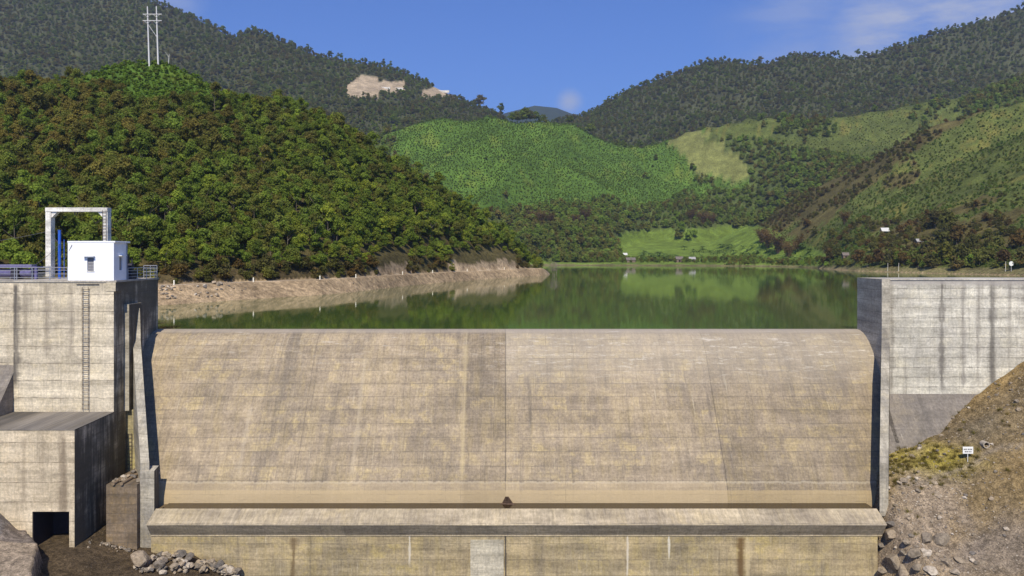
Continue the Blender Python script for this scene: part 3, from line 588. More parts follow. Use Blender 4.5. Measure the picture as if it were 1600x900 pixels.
MB().box(fx0, fx0+.50, 72.2, 72.9, -2.047, 4.05).build('column', M_frame, fr, bevel=.03)
MB().box(fx1-.44, fx1, 72.2, 72.9, -2.047, 4.05).build('column', M_frame, fr, bevel=.03)
MB().box(fx0, fx1, 72.15, 72.95, 4.053, 4.44).build('beam', M_frame, fr, bevel=.03)
g = MB(); t = .55
for (xa_, sg) in ((fx0+.502, 1), (fx1-.442, -1)):
    g.add([(xa_,72.3,4.05),(xa_+sg*t,72.3,4.05),(xa_,72.3,4.05-t),(xa_,72.8,4.05),(xa_+sg*t,72.8,4.05),(xa_,72.8,4.05-t)], [(0,1,2),(3,5,4),(0,3,4,1),(1,4,5,2),(0,2,5,3)])
for q in (0, 6): MB().add(g.v[q:q+6], [f for f in [(0,1,2),(3,5,4),(0,3,4,1),(1,4,5,2),(0,2,5,3)]]).build('corner_gusset', M_frame, fr)
MB().tube((-39.6,72.5,4.05),(-39.6,72.5,3.75),.06).tube((-39.35,72.5,4.05),(-39.35,72.5,3.82),.05).build('hoist_hook', M_rust, fr)
lad = MB()
for z in np.arange(1.3, 4.0, .3): lad.tube((fx1-.42,72.12,z),(fx1-.1,72.12,z),.02,5)
lad.tube((fx1-.42,72.12,1.1),(fx1-.42,72.12,4.2),.02,5).tube((fx1-.1,72.12,1.1),(fx1-.1,72.12,4.2),.02,5).build('ladder', M_rust, fr)
bp = empty('blue_pipe', (-40.2, 71.5, -2.05), 'upright bright blue steel cylinder between the portal frame and the white house', 'pipe')
M_blue = plain('blue_paint', (.03,.11,.50), .4)
MB().tube((-40.45,71.5,-2.047),(-40.45,71.5,2.3),.125,16).build('pipe_shaft', M_blue, bp); MB().tube((-40.15,71.7,-2.047),(-40.15,71.7,1.5),.035,10).build('side_rod', M_blue, bp)
MB().tube((-40.45,71.5,2.302),(-40.45,71.5,2.36),.15,16).build('end_cap', M_blue, bp)
M_rail = plain('galvanised_rail', (.42,.43,.46), .45, .6)
def railing(p, q, label, posts, h=1.08, mats=M_rail):
    r = empty('railing', ((p[0]+q[0])/2, (p[1]+q[1])/2, p[2]), label, 'railing')
    P_ = Vector(p); Q = Vector(q)
    for i in range(posts): a_ = P_.lerp(Q, i/(posts-1)); MB().tube(a_, a_+Vector((0,0,h)), .032, 8).build('post', mats, r)
    for k in (.22, .5, .78, 1.0): MB().tube(P_+Vector((0,0,h*k)), Q+Vector((0,0,h*k)), .024 if k < 1 else .034, 6).build('rail', mats, r)
railing((-41.2,66.15,-2.047), (-36.75,66.15,-2.047), 'grey pipe railing along the tower front edge left of the white house', 4)
railing((-47,66.7,-2.057), (-41.35,66.7,-2.057), 'grey pipe railing on the gravity wall at the left edge of the photo', 4)
railing((-47,71.8,-2.057), (-41.3,71.8,-2.057), 'far grey pipe railing on the back edge of the gravity wall, behind the purple machine', 4)
railing((-34.1,74.3,-2.05), (-32.85,74.3,-2.05), 'short grey pipe railing at the back corner of the deck, right of the white house', 3, 1.15)
railing((-32.85,68.6,-2.05), (-32.85,73.9,-2.05), 'grey pipe railing running back along the tower side, right of the white house', 4, 1.0)
M_pur = plain('violet_paint', (.11,.10,.22), .5, 0, .3); M_dk = plain('dark_machine', (.03,.028,.04), .5)
hm = empty('hoist_machine', (-43.5, 70.0, -2.05), 'violet-painted gate hoist machine behind the railing at far left', 'machine')
MB().box(-45.4,-41.4,69.6,70.6,-1.05,-.92).box(-45.4,-45.2,69.6,69.8,-2.05,-1.05).box(-41.6,-41.4,69.6,69.8,-2.05,-1.05).build('machine_frame', M_pur, hm)
MB().tube((-45,70.1,-1.5),(-43.8,70.1,-1.5),.36,16).build('drum', M_pur, hm); MB().tube((-43.0,70.1,-1.5),(-42.0,70.1,-1.5),.36,16).build('drum', M_pur, hm)
MB().box(-43.75,-43.1,69.7,70.5,-2.04,-1.1).build('gearbox', M_dk, hm)
MB().box(-45.0,-41.9,69.7,70.5,-.918,-.75).build('cover', plain('violet_cover', (.17,.16,.26), .6), hm)
gm_ = empty('gate_motor', (-33.9, 71, -2.05), 'dark gate hoist motor on the deck just right of the white house', 'machine')
MB().box(-34.4,-33.4,70.4,71.4,-2.045,-1.25).build('motor_base', M_dk, gm_); MB().tube((-34.2,70.9,-.95),(-33.5,70.9,-.95),.3,14).build('motor_drum', M_dk, gm_)
MB().tube((-33.6,70.9,-.7),(-33.6,70.9,-.2),.06,8).box(-34.1,-33.9,70.7,71.1,-.7,.05).build('control_box', M_dk, gm_)
M_cable = plain('cable', (.10,.10,.11), .6)
def cable(pts, label, r=.018):
    v = [Vector(p) for p in pts]; b = MB(); b.path(v, r, 5); o = b.build('cable', M_cable); tag(o, label, 'cable'); return o
def sag(p, q, s, n=10): p = Vector(p); q = Vector(q); return [p.lerp(q, i/n)-Vector((0,0,4*s*(i/n)*(1-i/n))) for i in range(n+1)]
cable(sag((-62,72,.6),(-42.1,72.5,2.25),.7,14), 'thin sagging cable from the left edge to the portal frame column')
cable(sag((-41.6,72.2,2.2),(-40.4,71.4,1.1),.1,5)+sag((-40.4,71.4,1.1),(-41.0,66.4,-1.3),.4,8), 'loose cable dropping from the portal frame column past the blue cylinder')
cable(sag((-36.3,66.0,.95),(-37.9,66.4,-1.2),.25,10), 'dark cable drooping from the front corner of the white house to the railing')
# ---------------------------------------------------------------- downstream ground
def earth(X, D):
    q = np.maximum(X-31.6, -3); z = -16.9+.16*q+.0235*q*q*np.sign(q)*(q>0)+np.interp(D, [20,66,70.3], [-.70*46,0,.25])
    z = np.where(X < 30.4, z-(30.4-X)*3.2, z)
    cap = -5.5+.12*(X-50); z = np.minimum(z, cap)
    g = fbm(X/3, D/3, 5, 301)-.5; g2 = fbm(X/.8, D/.8, 4, 305)-.5
    return z+g*1.0+g2*.35
gx = np.arange(24, 96, .3); gy = np.arange(30, 70.3, .3)
EX, EY = np.meshgrid(gx, gy, indexing='ij'); EZ = earth(EX, EY); EZ = np.maximum(EZ, -34)
n0, n1_ = EX.shape; V = np.stack([EX, EY, EZ], -1).reshape(-1, 3); ii, jj = np.meshgrid(np.arange(n0-1), np.arange(n1_-1), indexing='ij'); a = ii*n1_+jj
FA = np.stack([a, a+n1_, a+n1_+1, a+1], -1).reshape(-1, 4)
epx = CX+F*EX/EY; erow = HY-EZ/EY*F
wn_ = fbm(EX/2.2, EY/2.2, 4, 311)-.5; wn2 = fbm(EX/6, EY/6, 3, 315)-.5
ec = np.zeros(EX.shape+(3,)); ec[:] = (.255,.185,.092)
ec += np.array([.06,.03,-.005])*np.clip(wn2*3, -1, 1)[..., None]
moss = sst(.0, 1.0, 1.25-np.hypot((epx-1440)/95, (erow-722)/34)+wn_*1.3); ec = ec*(1-moss[..., None])+np.array([.30,.245,.035])*moss[..., None]
grv = sst(0, 1, 1.5-np.hypot((epx-1430)/75, (erow-830)/95)+wn_*1.5); ec = ec*(1-grv[..., None])+np.array([.34,.265,.185])*grv[..., None]
gy2 = sst(0, 1, 1.2-np.hypot((epx-1570)/110, (erow-860)/75)+wn_*1.6); ec = ec*(1-.7*gy2[..., None])+np.array([.24,.20,.165])*.7*gy2[..., None]
pathd = np.abs(erow-ip([(1380,765),(1450,752),(1512,727),(1560,700),(1620,690)], epx)+wn_*8); pm = sst(6, 2, pathd)*(epx > 1400)*.6
ec = ec*(1-pm[..., None])+np.array([.30,.25,.19])*pm[..., None]
ec *= (.75+.5*(fbm(EX/.6, EY/.6, 3, 321)))[..., None]
m = N('earth'); P = m.geo.outputs['Position']; vc = m.n('ShaderNodeVertexColor', layer_name='land').outputs[0]
a1 = m.noise(P, 2.2, 7, .75); a2 = m.noise(P, 9, 6, .75); vo = m.n('ShaderNodeTexVoronoi'); m.put(vo.inputs['Vector'], P); vo.inputs['Scale'].default_value = 4.5
k = m.math('MULTIPLY', m.rng(a1, .3, .7, .5, 1.5), m.rng(a2, .3, .7, .5, 1.5)); cc = m.mix(1.0, vc, m.comb(k, k, k), 'MULTIPLY')
cc = m.mix(m.math('MULTIPLY', m.rng(vo.outputs['Distance'], .05, .14, 1, 0), m.rng(a1, .48, .6)), cc, (.42,.38,.32))
m.bump(m.math('ADD', a2, m.math('MULTIPLY', a1, .8)), 1.0, .18); M_earth = m.fin(cc, .95, .15)
eo = link('earth_slope', V, FA, M_earth, None, None, True); tag(eo, 'bare brown earth slope right of the spillway', None, None, 'structure')
ca = eo.data.color_attributes.new('land', 'FLOAT_COLOR', 'POINT'); ca.data.foreach_set('color', np.concatenate([ec.reshape(-1,3), np.ones((n0*n1_,1))], 1).ravel())
# riverbed and left bank
def bed(X, D):
    xe = np.interp(D, [40,48,52,57,60,62], [-24,-28.2,-30.9,-33.5,-36.2,-37]); g = fbm(X/2, D/2, 5, 401)-.5; g2 = fbm(X/.6, D/.6, 4, 405)-.5
    z = -22.25+g*.5+g2*.12-np.clip(X+32.5, 0, 4)*.30-np.clip(X+24.5, 0, 30)*.55+np.clip(D-60, 0, 3)*.12-np.clip(57-D, 0, 30)*.12*sst(-33, -31, X)
    d = xe-X
    bankz = -20.75+np.clip(d-1.0, 0, 9)*np.interp(D, [50,57,60], [.03,.10,.9])+g*.5+g2*.18*sst(.5, 2, d)
    t = sst(0, .35, d); return z*(1-t)+bankz*t
gx = np.concatenate([np.arange(-95,-50,1.5), np.arange(-50,-12,.16), np.arange(-12,32,1.0)]); gy = np.arange(20, 68, .22)
BX, BY = np.meshgrid(gx, gy, indexing='ij'); BZ = bed(BX, BY); n0, n1_ = BX.shape; V = np.stack([BX, BY, BZ], -1).reshape(-1,3)
ii, jj = np.meshgrid(np.arange(n0-1), np.arange(n1_-1), indexing='ij'); a = ii*n1_+jj; FA = np.stack([a, a+n1_, a+n1_+1, a+1], -1).reshape(-1,4)
bpx = CX+F*BX/BY; brow = HY-BZ/BY*F; xe = np.interp(BY, [40,48,52,57,60,62], [-24,-28.2,-30.9,-33.5,-36.2,-37]); onb = (xe-BX) > .15
nb1 = fbm(BX/1.6, BY/1.6, 4, 411)
bc = np.zeros(BX.shape+(3,)); bc[:] = (.105,.076,.045); bc[onb] = (.235,.195,.16)
lt = onb & (brow > 846+ (nb1-.5)*14); bc[lt] = (.44,.35,.25)
rk = onb & (xe-BX > ip([(50,4.2),(57,3.2),(60,1.2)], BY)+ (nb1-.5)*2); bc[rk] = (.20,.18,.165)
bc *= (.6+.8*nb1)[..., None]
bo = link('riverbed', V, FA, M_earth, None, None, True); tag(bo, 'wet brown riverbed below the dam', None, None, 'structure')
ca = bo.data.color_attributes.new('land', 'FLOAT_COLOR', 'POINT'); ca.data.foreach_set('color', np.concatenate([bc.reshape(-1,3), np.ones((n0*n1_,1))], 1).ravel())
f1 = lambda fn, x, y: float(fn(np.array([x]), np.array([y]))[0])
def onray(fn, px, row, d0=45, d1=69):       # where the line of sight through a photo pixel meets a ground function
    Ds = np.linspace(d0, d1, 400); X = (px-CX)/F*Ds; z = fn(X, Ds); r = -(row-HY)/F*Ds
    k = np.where(r <= z)[0]; D = Ds[k[0]] if len(k) else d1
    return (px-CX)/F*D, D, f1(fn, (px-CX)/F*D, D)
# big boulders at the foot of the right slope, one by one
BO = [(1392,838,1.5),(1398,880,2.0),(1378,855,1.0),(1447,843,1.25),(1470,846,1.5),(1430,865,1.2),(1446,866,.9),(1478,880,1.1),(1418,852,.8),(1424,838,.6),(1500,878,.9),(1390,822,1.2),(1375,828,.9),
      (1412,895,1.3),(1455,895,1.2),(1492,895,.9),(1464,776,.55),(1420,812,.45),(1468,868,.6),(1386,765,.8),(1412,752,.9),(1404,756,.6),(1400,790,.4),(1520,865,.5),(1410,868,.7),(1435,888,.8),(1380,895,1.1)]
for i, (px, py, s) in enumerate(BO):
    x, yy, z = onray(earth, px, py, 40)
    rock(x, yy, z+s*.04, s*.92, 'grey-brown boulder at the foot of the right slope beside the end sill', 'boulders at the foot of the right slope', None, (1.15,1,.85))
rb = onray(bed, 222, 885); rock(rb[0], rb[1], rb[2]+.4, 2.1, 'large pinkish boulder left of the rubble heap below the training wall', None, (0.1,.2,1))
for i in range(170):
    px = random.uniform(212, 372); py = random.uniform(868+abs(px-270)*.16, 898); x, yy, z = onray(bed, px, py); yy = min(yy, 61.1); s = random.choice([.25,.35,.4,.5,.75])*random.uniform(.8,1.3)
    rock((px-CX)/F*yy, yy, z+s*.12+random.uniform(0,.3), s, 'grey stone in the rubble heap against the foot of the apron wall', 'stones in the rubble heap below the apron wall')
for (px, py, s) in [(24,768,1.4),(12,776,1.6),(40,772,1.0),(4,762,1.3),(28,757,.8)]:
    x, yy, z = onray(bed, px, py); rock(x, yy, z+s*.15, s, 'dark layered rock on the left bank beside the outlet block', 'rocks on the left bank', (random.uniform(-.1,.1), -.15, .3), (1.6,1,.6))
for i in range(60):
    px = random.gauss(185, 18); py = random.gauss(850, 6); x, yy, z = onray(bed, px, py); s = random.uniform(.12,.3)
    rock(x, min(yy,61.5), z+.03, s, 'small pale stone scattered in the wet pool below the masonry block', 'pebbles in the wet pool')
# sign
x, yy, z = onray(earth, 1512, 722)
sg = empty('warning_sign', (x, yy, z), 'small white warning sign on a thin post on the brown slope', 'sign')
M_sw = plain('sign_white', (.80,.80,.77), .5, 0, .03)
MB().tube((x,yy,z-.3),(x,yy,z+.72),.025,8).build('post', M_sw, sg)
pn = MB().box(x-.42, x+.42, yy-.05, yy-.027, z+.68, z+1.24).build('panel', M_sw, sg)
t = MB()
for (zz, segs) in ((z+1.03, [(-.35,-.20),(-.17,-.07),(-.03,.13),(.17,.35)]), (z+.84, [(-.27,-.11),(-.08,.06),(.09,.17),(.20,.28)])):
    for (a_, b_) in segs:
        q = a_
        while q < b_-.02: t.box(x+q, x+q+.028, yy-.054, yy-.0505, zz-.055, zz+.055); t.box(x+q+.022, x+q+.036, yy-.054, yy-.0505, zz+(-.01 if int(q*100)%2 else .02), zz+(.01 if int(q*100)%2 else .04)); q += .042
t.build('lettering', plain('sign_black', (.03,.03,.03)), pn)
x, yy, z = onray(earth, 1540, 698)
pi = empty('pipe_end', (x, yy, z), 'short open concrete pipe end poking out of the slope above the sign', 'pipe')
b = MB()
for i in range(16):
    t0, t1 = 2*math.pi*i/16, 2*math.pi*(i+1)/16
    for (ra, rb_, ya, yb_) in ((.2,.27,0,0),):
        c0, s0, c1, s1 = math.cos(t0), math.sin(t0), math.cos(t1), math.sin(t1)
        b.add([(x+.2*c0,yy-.15,z+.15+.2*s0),(x+.27*c0,yy-.15,z+.15+.27*s0),(x+.27*c1,yy-.15,z+.15+.27*s1),(x+.2*c1,yy-.15,z+.15+.2*s1),
               (x+.2*c0,yy+.4,z+.15+.2*s0),(x+.27*c0,yy+.4,z+.15+.27*s0),(x+.27*c1,yy+.4,z+.15+.27*s1),(x+.2*c1,yy+.4,z+.15+.2*s1)], [(0,1,2,3),(1,5,6,2),(0,3,7,4)])
b.build('pipe_ring', plain('old_pipe', (.38,.33,.26), .9), pi)
# ---------------------------------------------------------------- vegetation
def leafmat(name, stops, zone=None, var=.3, trans=.42):
    m = N(name); P = m.geo.outputs['Position']; rnd = m.n('ShaderNodeObjectInfo').outputs['Random']
    big = m.noise(P, .022, 4, .6); mid = m.noise(P, .35, 3, .6); fine = m.noise(P, 2.2, 3, .6)
    f = m.math('ADD', m.math('MULTIPLY', rnd, .62), m.math('MULTIPLY', m.rng(big, .3, .7, 0, 1, False), .38))
    if zone: f = m.math('ADD', f, zone(m, *m.xyz()))
    f = m.math('ADD', f, m.rng(mid, .3, .7, -.09, .09))
    c = m.ramp(f, stops)
    v = m.math('MULTIPLY', m.rng(fine, .3, .7, 1-var, 1+var), m.rng(m.math('FRACT', m.math('MULTIPLY', rnd, 7.77)), 0, 1, .72, 1.3, False)); c = m.mix(1.0, c, m.comb(v, v, v), 'MULTIPLY')
    m.fin(c, .75, .12)
    tr = m.n('ShaderNodeBsdfTranslucent'); m.t.links.new(c, tr.inputs[0]); ms = m.n('ShaderNodeMixShader'); ms.inputs[0].default_value = trans
    m.t.links.new(m.b.outputs[0], ms.inputs[1]); m.t.links.new(tr.outputs[0], ms.inputs[2]); m.t.links.new(ms.outputs[0], m.out.inputs[0])
    return m.m
near_zone = lambda m, X, Y, Z: m.rng(X, -150, 10, -.07, .24)
L_near = leafmat('plantation_leaves', [(0,(0.190,0.143,0.040)),(.16,(0.235,0.193,0.038)),(.32,(0.179,0.163,0.036)),(.48,(0.172,0.191,0.034)),(.66,(0.155,0.218,0.032)),(.85,(0.200,0.268,0.034)),(1,(0.276,0.312,0.038))], near_zone)
L_far = leafmat('mountain_leaves', [(0,(0.211,0.163,0.050)),(.3,(0.169,0.163,0.042)),(.6,(0.148,0.192,0.038)),(.85,(0.175,0.244,0.038)),(1,(0.253,0.276,0.065))])
L_green = leafmat('young_leaves', [(0,(0.156,0.176,0.030)),(.4,(0.144,0.226,0.026)),(.8,(0.168,0.264,0.030)),(1,(0.216,0.275,0.040))])
L_mid = leafmat('valley_leaves', [(0,(0.258,0.179,0.050)),(.25,(0.201,0.194,0.044)),(.6,(0.185,0.251,0.042)),(1,(0.225,0.341,0.044))])
L_brush = leafmat('brush_leaves', [(0,(0.068,0.049,0.031)),(.25,(0.180,0.116,0.033)),(.45,(0.112,0.104,0.033)),(.7,(0.143,0.152,0.033)),(1,(0.247,0.232,0.040))])
L_spur = leafmat('spur_leaves', [(0,(0.154,0.144,0.035)),(.5,(0.135,0.186,0.034)),(1,(0.128,0.227,0.034))])
L_bamb = leafmat('dry_bamboo_leaves', [(0,(0.135,0.086,0.033)),(1,(0.196,0.130,0.044))])
L_ban = leafmat('banana_leaves', [(0,(0.078,0.138,0.035)),(1,(0.156,0.228,0.060))])
L_dry = leafmat('dry_grass', [(0,(.16,.115,.035)),(1,(.21,.19,.05))])
M_bark = plain('bark', (.16,.13,.10), .9, 0, .3)
def crown(seed, h, w, base, lobes, per, leaf, mat, droop=0):
    rs = np.random.RandomState(seed); V = []; 
    for i in range(lobes):
        t = rs.uniform(0, 1); zc = base+(h-base)*(.18+.68*t); rr = w*.5*math.sqrt(max(.05, 1-(2*t-.85)**2*.8))
        a = rs.uniform(0, 6.28); d = rr*rs.uniform(.15,.72); c = np.array([math.cos(a)*d, math.sin(a)*d, zc]); r = w*rs.uniform(.16,.27)
        n = per; dirs = rs.normal(size=(n,3)); dirs /= np.linalg.norm(dirs, axis=1)[:,None]; dirs[:,2] = np.where(dirs[:,2] < -.3, -dirs[:,2], dirs[:,2])
        rad = r*rs.uniform(.55, 1.12, n)*np.where(rs.rand(n) < .08, 1.3, 1); p = c+dirs*rad[:,None]*np.array([1,1,.85])
        nn = dirs+rs.normal(size=(n,3))*.55; nn /= np.linalg.norm(nn, axis=1)[:,None]
        u = np.cross(nn, rs.normal(size=(n,3))); u /= np.linalg.norm(u, axis=1)[:,None]; v = np.cross(nn, u)
        s = leaf*rs.uniform(.6,1.35,n)[:,None]; q = rs.uniform(.45,.8,n)[:,None]
        V.append(np.stack([p-u*s, p-v*s*q+nn*s*.15, p+u*s, p+v*s*q+nn*s*.15], 1))
    V = np.concatenate(V).reshape(-1,3); me = bpy.data.meshes.new('crown'); Fq = np.arange(len(V)).reshape(-1,4)
    me.from_pydata(V.tolist(), [], Fq.tolist()); me.materials.append(mat); return me
def trunkmesh(h, r, seed, limbs=5):
    rs = np.random.RandomState(seed); b = MB(); p = Vector((0,0,-.6)); pts = [p]
    for i in range(4): p = p+Vector((rs.uniform(-.12,.12), rs.uniform(-.12,.12), (h*.75+.6)/4)); pts.append(p)
    for i in range(4): b.tube(pts[i], pts[i+1], r*(1-i*.2), 6, r*(1-(i+1)*.2))
    for i in range(limbs):
        a = rs.uniform(0, 6.28); s = pts[rs.randint(2,5)]; e = s+Vector((math.cos(a)*h*.2, math.sin(a)*h*.2, h*rs.uniform(.1,.25))); b.tube(s, e, r*.4, 5, r*.12)
    me = bpy.data.meshes.new('trunk'); me.from_pydata([tuple(v) for v in b.v], [], b.f); me.materials.append(M_bark); return me
def thing(name, loc, label, cat, group, s=1, rz=None, parts=()):
    e = empty(name, loc, label, cat, group, random.uniform(0, 6.28) if rz is None else rz); e.scale = (s[0],s[1],s[2]) if isinstance(s, tuple) else (s,s,s)
    for (pn_, me) in parts: o = bpy.data.objects.new(pn_, me); C.objects.link(o); o.parent = e
    return e
def stuff(name, label, pts, scl, rot, idx, srcs):
    me = bpy.data.meshes.new(name); me.from_pydata([tuple(p) for p in pts], [], [])
    for nm, ty, arr in (('scl','FLOAT',scl), ('rot','FLOAT',rot), ('idx','INT',idx)):
        a = me.attributes.new(nm, ty, 'POINT'); a.data.foreach_set('value', np.asarray(arr))
    o = bpy.data.objects.new(name, me); C.objects.link(o); o.location = (0,0,CZ); tag(o, label, None, None, 'stuff')
    g = bpy.data.node_groups.new(name, 'GeometryNodeTree'); g.interface.new_socket('Geometry', in_out='INPUT', socket_type='NodeSocketGeometry'); g.interface.new_socket('Geometry', in_out='OUTPUT', socket_type='NodeSocketGeometry')
    gi = g.nodes.new('NodeGroupInput'); go = g.nodes.new('NodeGroupOutput'); ins = g.nodes.new('GeometryNodeInstanceOnPoints'); jn = g.nodes.new('GeometryNodeJoinGeometry')
    for s in reversed(srcs):
        oi = g.nodes.new('GeometryNodeObjectInfo'); oi.inputs[0].default_value = s; oi.inputs['As Instance'].default_value = True; g.links.new(oi.outputs['Geometry'], jn.inputs[0])
    g.links.new(gi.outputs[0], ins.inputs['Points']); g.links.new(jn.outputs[0], ins.inputs['Instance']); ins.inputs['Pick Instance'].default_value = True
    def na(nm, ty): n = g.nodes.new('GeometryNodeInputNamedAttribute'); n.data_type = ty; n.inputs[0].default_value = nm; return n.outputs[0]
    g.links.new(na('idx','INT'), ins.inputs['Instance Index']); g.links.new(na('scl','FLOAT'), ins.inputs['Scale'])
    cx = g.nodes.new('ShaderNodeCombineXYZ'); g.links.new(na('rot','FLOAT'), cx.inputs[2]); g.links.new(cx.outputs[0], ins.inputs['Rotation']); g.links.new(ins.outputs[0], go.inputs[0])
    md = o.modifiers.new('scatter', 'NODES'); md.node_group = g; return o
def scatter(d0, d1, sp, p0=-70, p1=1670, classes='N', h=5, growth=0):
    """jittered ground grid of spacing sp between two distances, kept where the class fits and the place can be seen"""
    out = []; D = d0
    while D < d1:
        s = sp*(1+growth*(D-d0)); x0 = (p0-CX)/F*D; x1 = (p1-CX)/F*D; n = int((x1-x0)/s)
        X = x0+(np.arange(n)+RS.rand(n))*s; out.append(np.stack([X, D+(RS.rand(n)-.5)*s*1.1], 1)); D += s
    A = np.concatenate(out); X, D = A[:,0], A[:,1]; px = CX+F*X/D; z = terrain(px, D); cl = cover(px, D, z)
    k = np.isin(cl, list(classes)) & visible(px, D, h) & (z > -6.6); return px[k], X[k], D[k], z[k], cl[k]
def clear_ok(px, D): return ~((CX+F*0+px < 250) & (D < 95))
# ---- near plantation hill
near_parts = []
for i, (hh_, ww_, bb_, lo_, lf_) in enumerate([(6.6,4.4,1.2,17,.24),(8.8,3.9,2.2,18,.22),(5.2,5.2,.6,18,.26),(9.6,5.0,3.6,15,.25),(7.4,3.4,1.0,13,.20),(6.2,5.6,1.8,22,.28),(10.6,3.6,5.0,9,.22),(7.0,4.8,1.6,20,.30)]): near_parts.append((crown(100+i, hh_, ww_, bb_, lo_, 95, lf_, L_near), trunkmesh(hh_*.92, .12, 200+i)))
px, X, D, z, cl = scatter(100, 300, 2.15, -70, 880, 'N', 7)
sd = D-ip(ROAD, px); k = (sd > 7.2); px, X, D, z = px[k], X[k], D[k], z[k]
n = len(px); sc = RS.uniform(.42, .9, n)*np.where(RS.rand(n) < .08, 1.3, 1); row = HY-z/D*F
sc *= np.where(D-ip(ROAD, px) < 16, .72, 1); sc *= np.where(row < 135, .7, 1)
cutrow = ((px > 585) & (px < 640)) | ((px > 705) & (px < 806)); k = ~(cutrow & (D-ip(ROAD, px) < 13)); px, X, D, z, sc, row = px[k], X[k], D[k], z[k], sc[k], row[k]; n = len(px)
infr = (px > 0) & (px < 1600) & ~((px < 250) & (row > 425)); size = np.where(infr, sc/D, 0); order = np.argsort(-size)
first = order[:295]; rest = order[295:]
near_crowns = []
for j, q in enumerate(first):
    i = j % 8; sdq = D[q]-float(ip(ROAD, px[q])); rw = row[q]
    lm = [(78,'left of the concrete portal frame'),(110,'seen through the portal frame, left part'),(175,'directly behind the white house'),(250,'just right of the white house'),(330,'behind the nearest road marker post'),(400,'behind the second road marker post'),(460,'left of the third road marker post'),(520,'behind the third road marker post'),(575,'just left of the first pale rock cut'),(640,'above the first pale rock cut'),(700,'between the two pale rock cuts'),(760,'above the second rock cut, left part'),(9999,'above the far end of the dirt bank')]
    place = [t for m_, t in lm if px[q] < m_][0]; rk_ = 'in the front row' if sdq < 12 else ('in the second row' if sdq < 18 else ('in the third row' if sdq < 25 else 'higher upslope'))
    sz_ = ['middling','tall narrow','low spreading','tall high-crowned','slim','broad','bare-stemmed','rounded'][i]
    lab = '%s plantation tree %s %s' % (sz_, rk_, place)
    e = thing('plantation_tree', (X[q], D[q], z[q]-.1), lab, 'tree', 'plantation trees on the near hillside', float(sc[q]), None, (('trunk', near_parts[i][1]), ('crown', near_parts[i][0])))
    if j < 8: near_crowns.append([c for c in e.children if c.name.startswith('crown')][0])
print('near', n)
stuff('hillside_forest', 'dense mixed green and rusty plantation covering the near hill', np.stack([X[rest], D[rest], z[rest]-.1], 1), sc[rest], RS.uniform(0,6.28,len(rest)), RS.randint(0,8,len(rest)), near_crowns)
# ---- solitary emergent trees on the skyline; their crowns are the far canopy's too
far_cr = [crown(300+i, [11,14,9,12][i], [8.5,7,9,6][i], [2.5,5,1.5,3][i], [12,9,13,9][i], 60, .62, L_far) for i in range(4)]
far_tr = [trunkmesh(11, .28, 320+i) for i in range(2)]
def ground_at(px_, Dr):
    D_ = np.array([Dr], float); return (px_-CX)/F*Dr, Dr, float(terrain(np.array([float(px_)]), D_)[0])
def crest(px_, d0, d1):
    Ds = np.linspace(d0, d1, 500); zz = terrain(np.full(500, float(px_)), Ds); i = int(np.argmax(zz/Ds)); return (px_-CX)/F*Ds[i], Ds[i], zz[i]
far_src = []
for j, (p, d0, d1, s) in enumerate([(751,1000,1700,2.2),(783,1000,1700,1.9),(742,1000,1700,1.4),(600,1100,1700,1.2),(1188,1100,1700,1.3),(1340,1100,1700,1.3),(1028,1100,1700,1.2),(480,1100,1700,1.2)]):
    x, yy, zz = crest(p, d0, d1); lab = ['tall lone tree on the skyline right of the bare cut on the left mountain','lone tree on the skyline just left of the gap between the mountains','lower tree beside the tall lone one on the left mountain skyline','tree standing above the bare cut on the left mountain ridge','tree on the right mountain skyline, left part of the flat summit','tree on the right mountain skyline, at the right end of the flat summit','tree on the left shoulder of the right mountain skyline','tree halfway along the left mountain skyline'][j]
    e = thing('ridge_tree', (x, yy, zz-.5), lab, 'tree', 'emergent trees on the skylines', s, None, (('trunk', far_tr[j % 2]), ('crown', far_cr[j % 4])))
    if j < 4: far_src.append([c for c in e.children if c.name.startswith('crown')][0])
px, X, D, z, cl = scatter(640, 1650, 5.2, -70, 1670, 'FH', 10, .0002)
n = len(px); print('far', n)
stuff('mountain_forest', 'dark unbroken forest covering the mountains behind', np.stack([X, D, z-1], 1), RS.uniform(.38,.88,n)*np.where(RS.rand(n)<.03,1.5,1), RS.uniform(0,6.28,n), RS.randint(0,4,n), far_src)
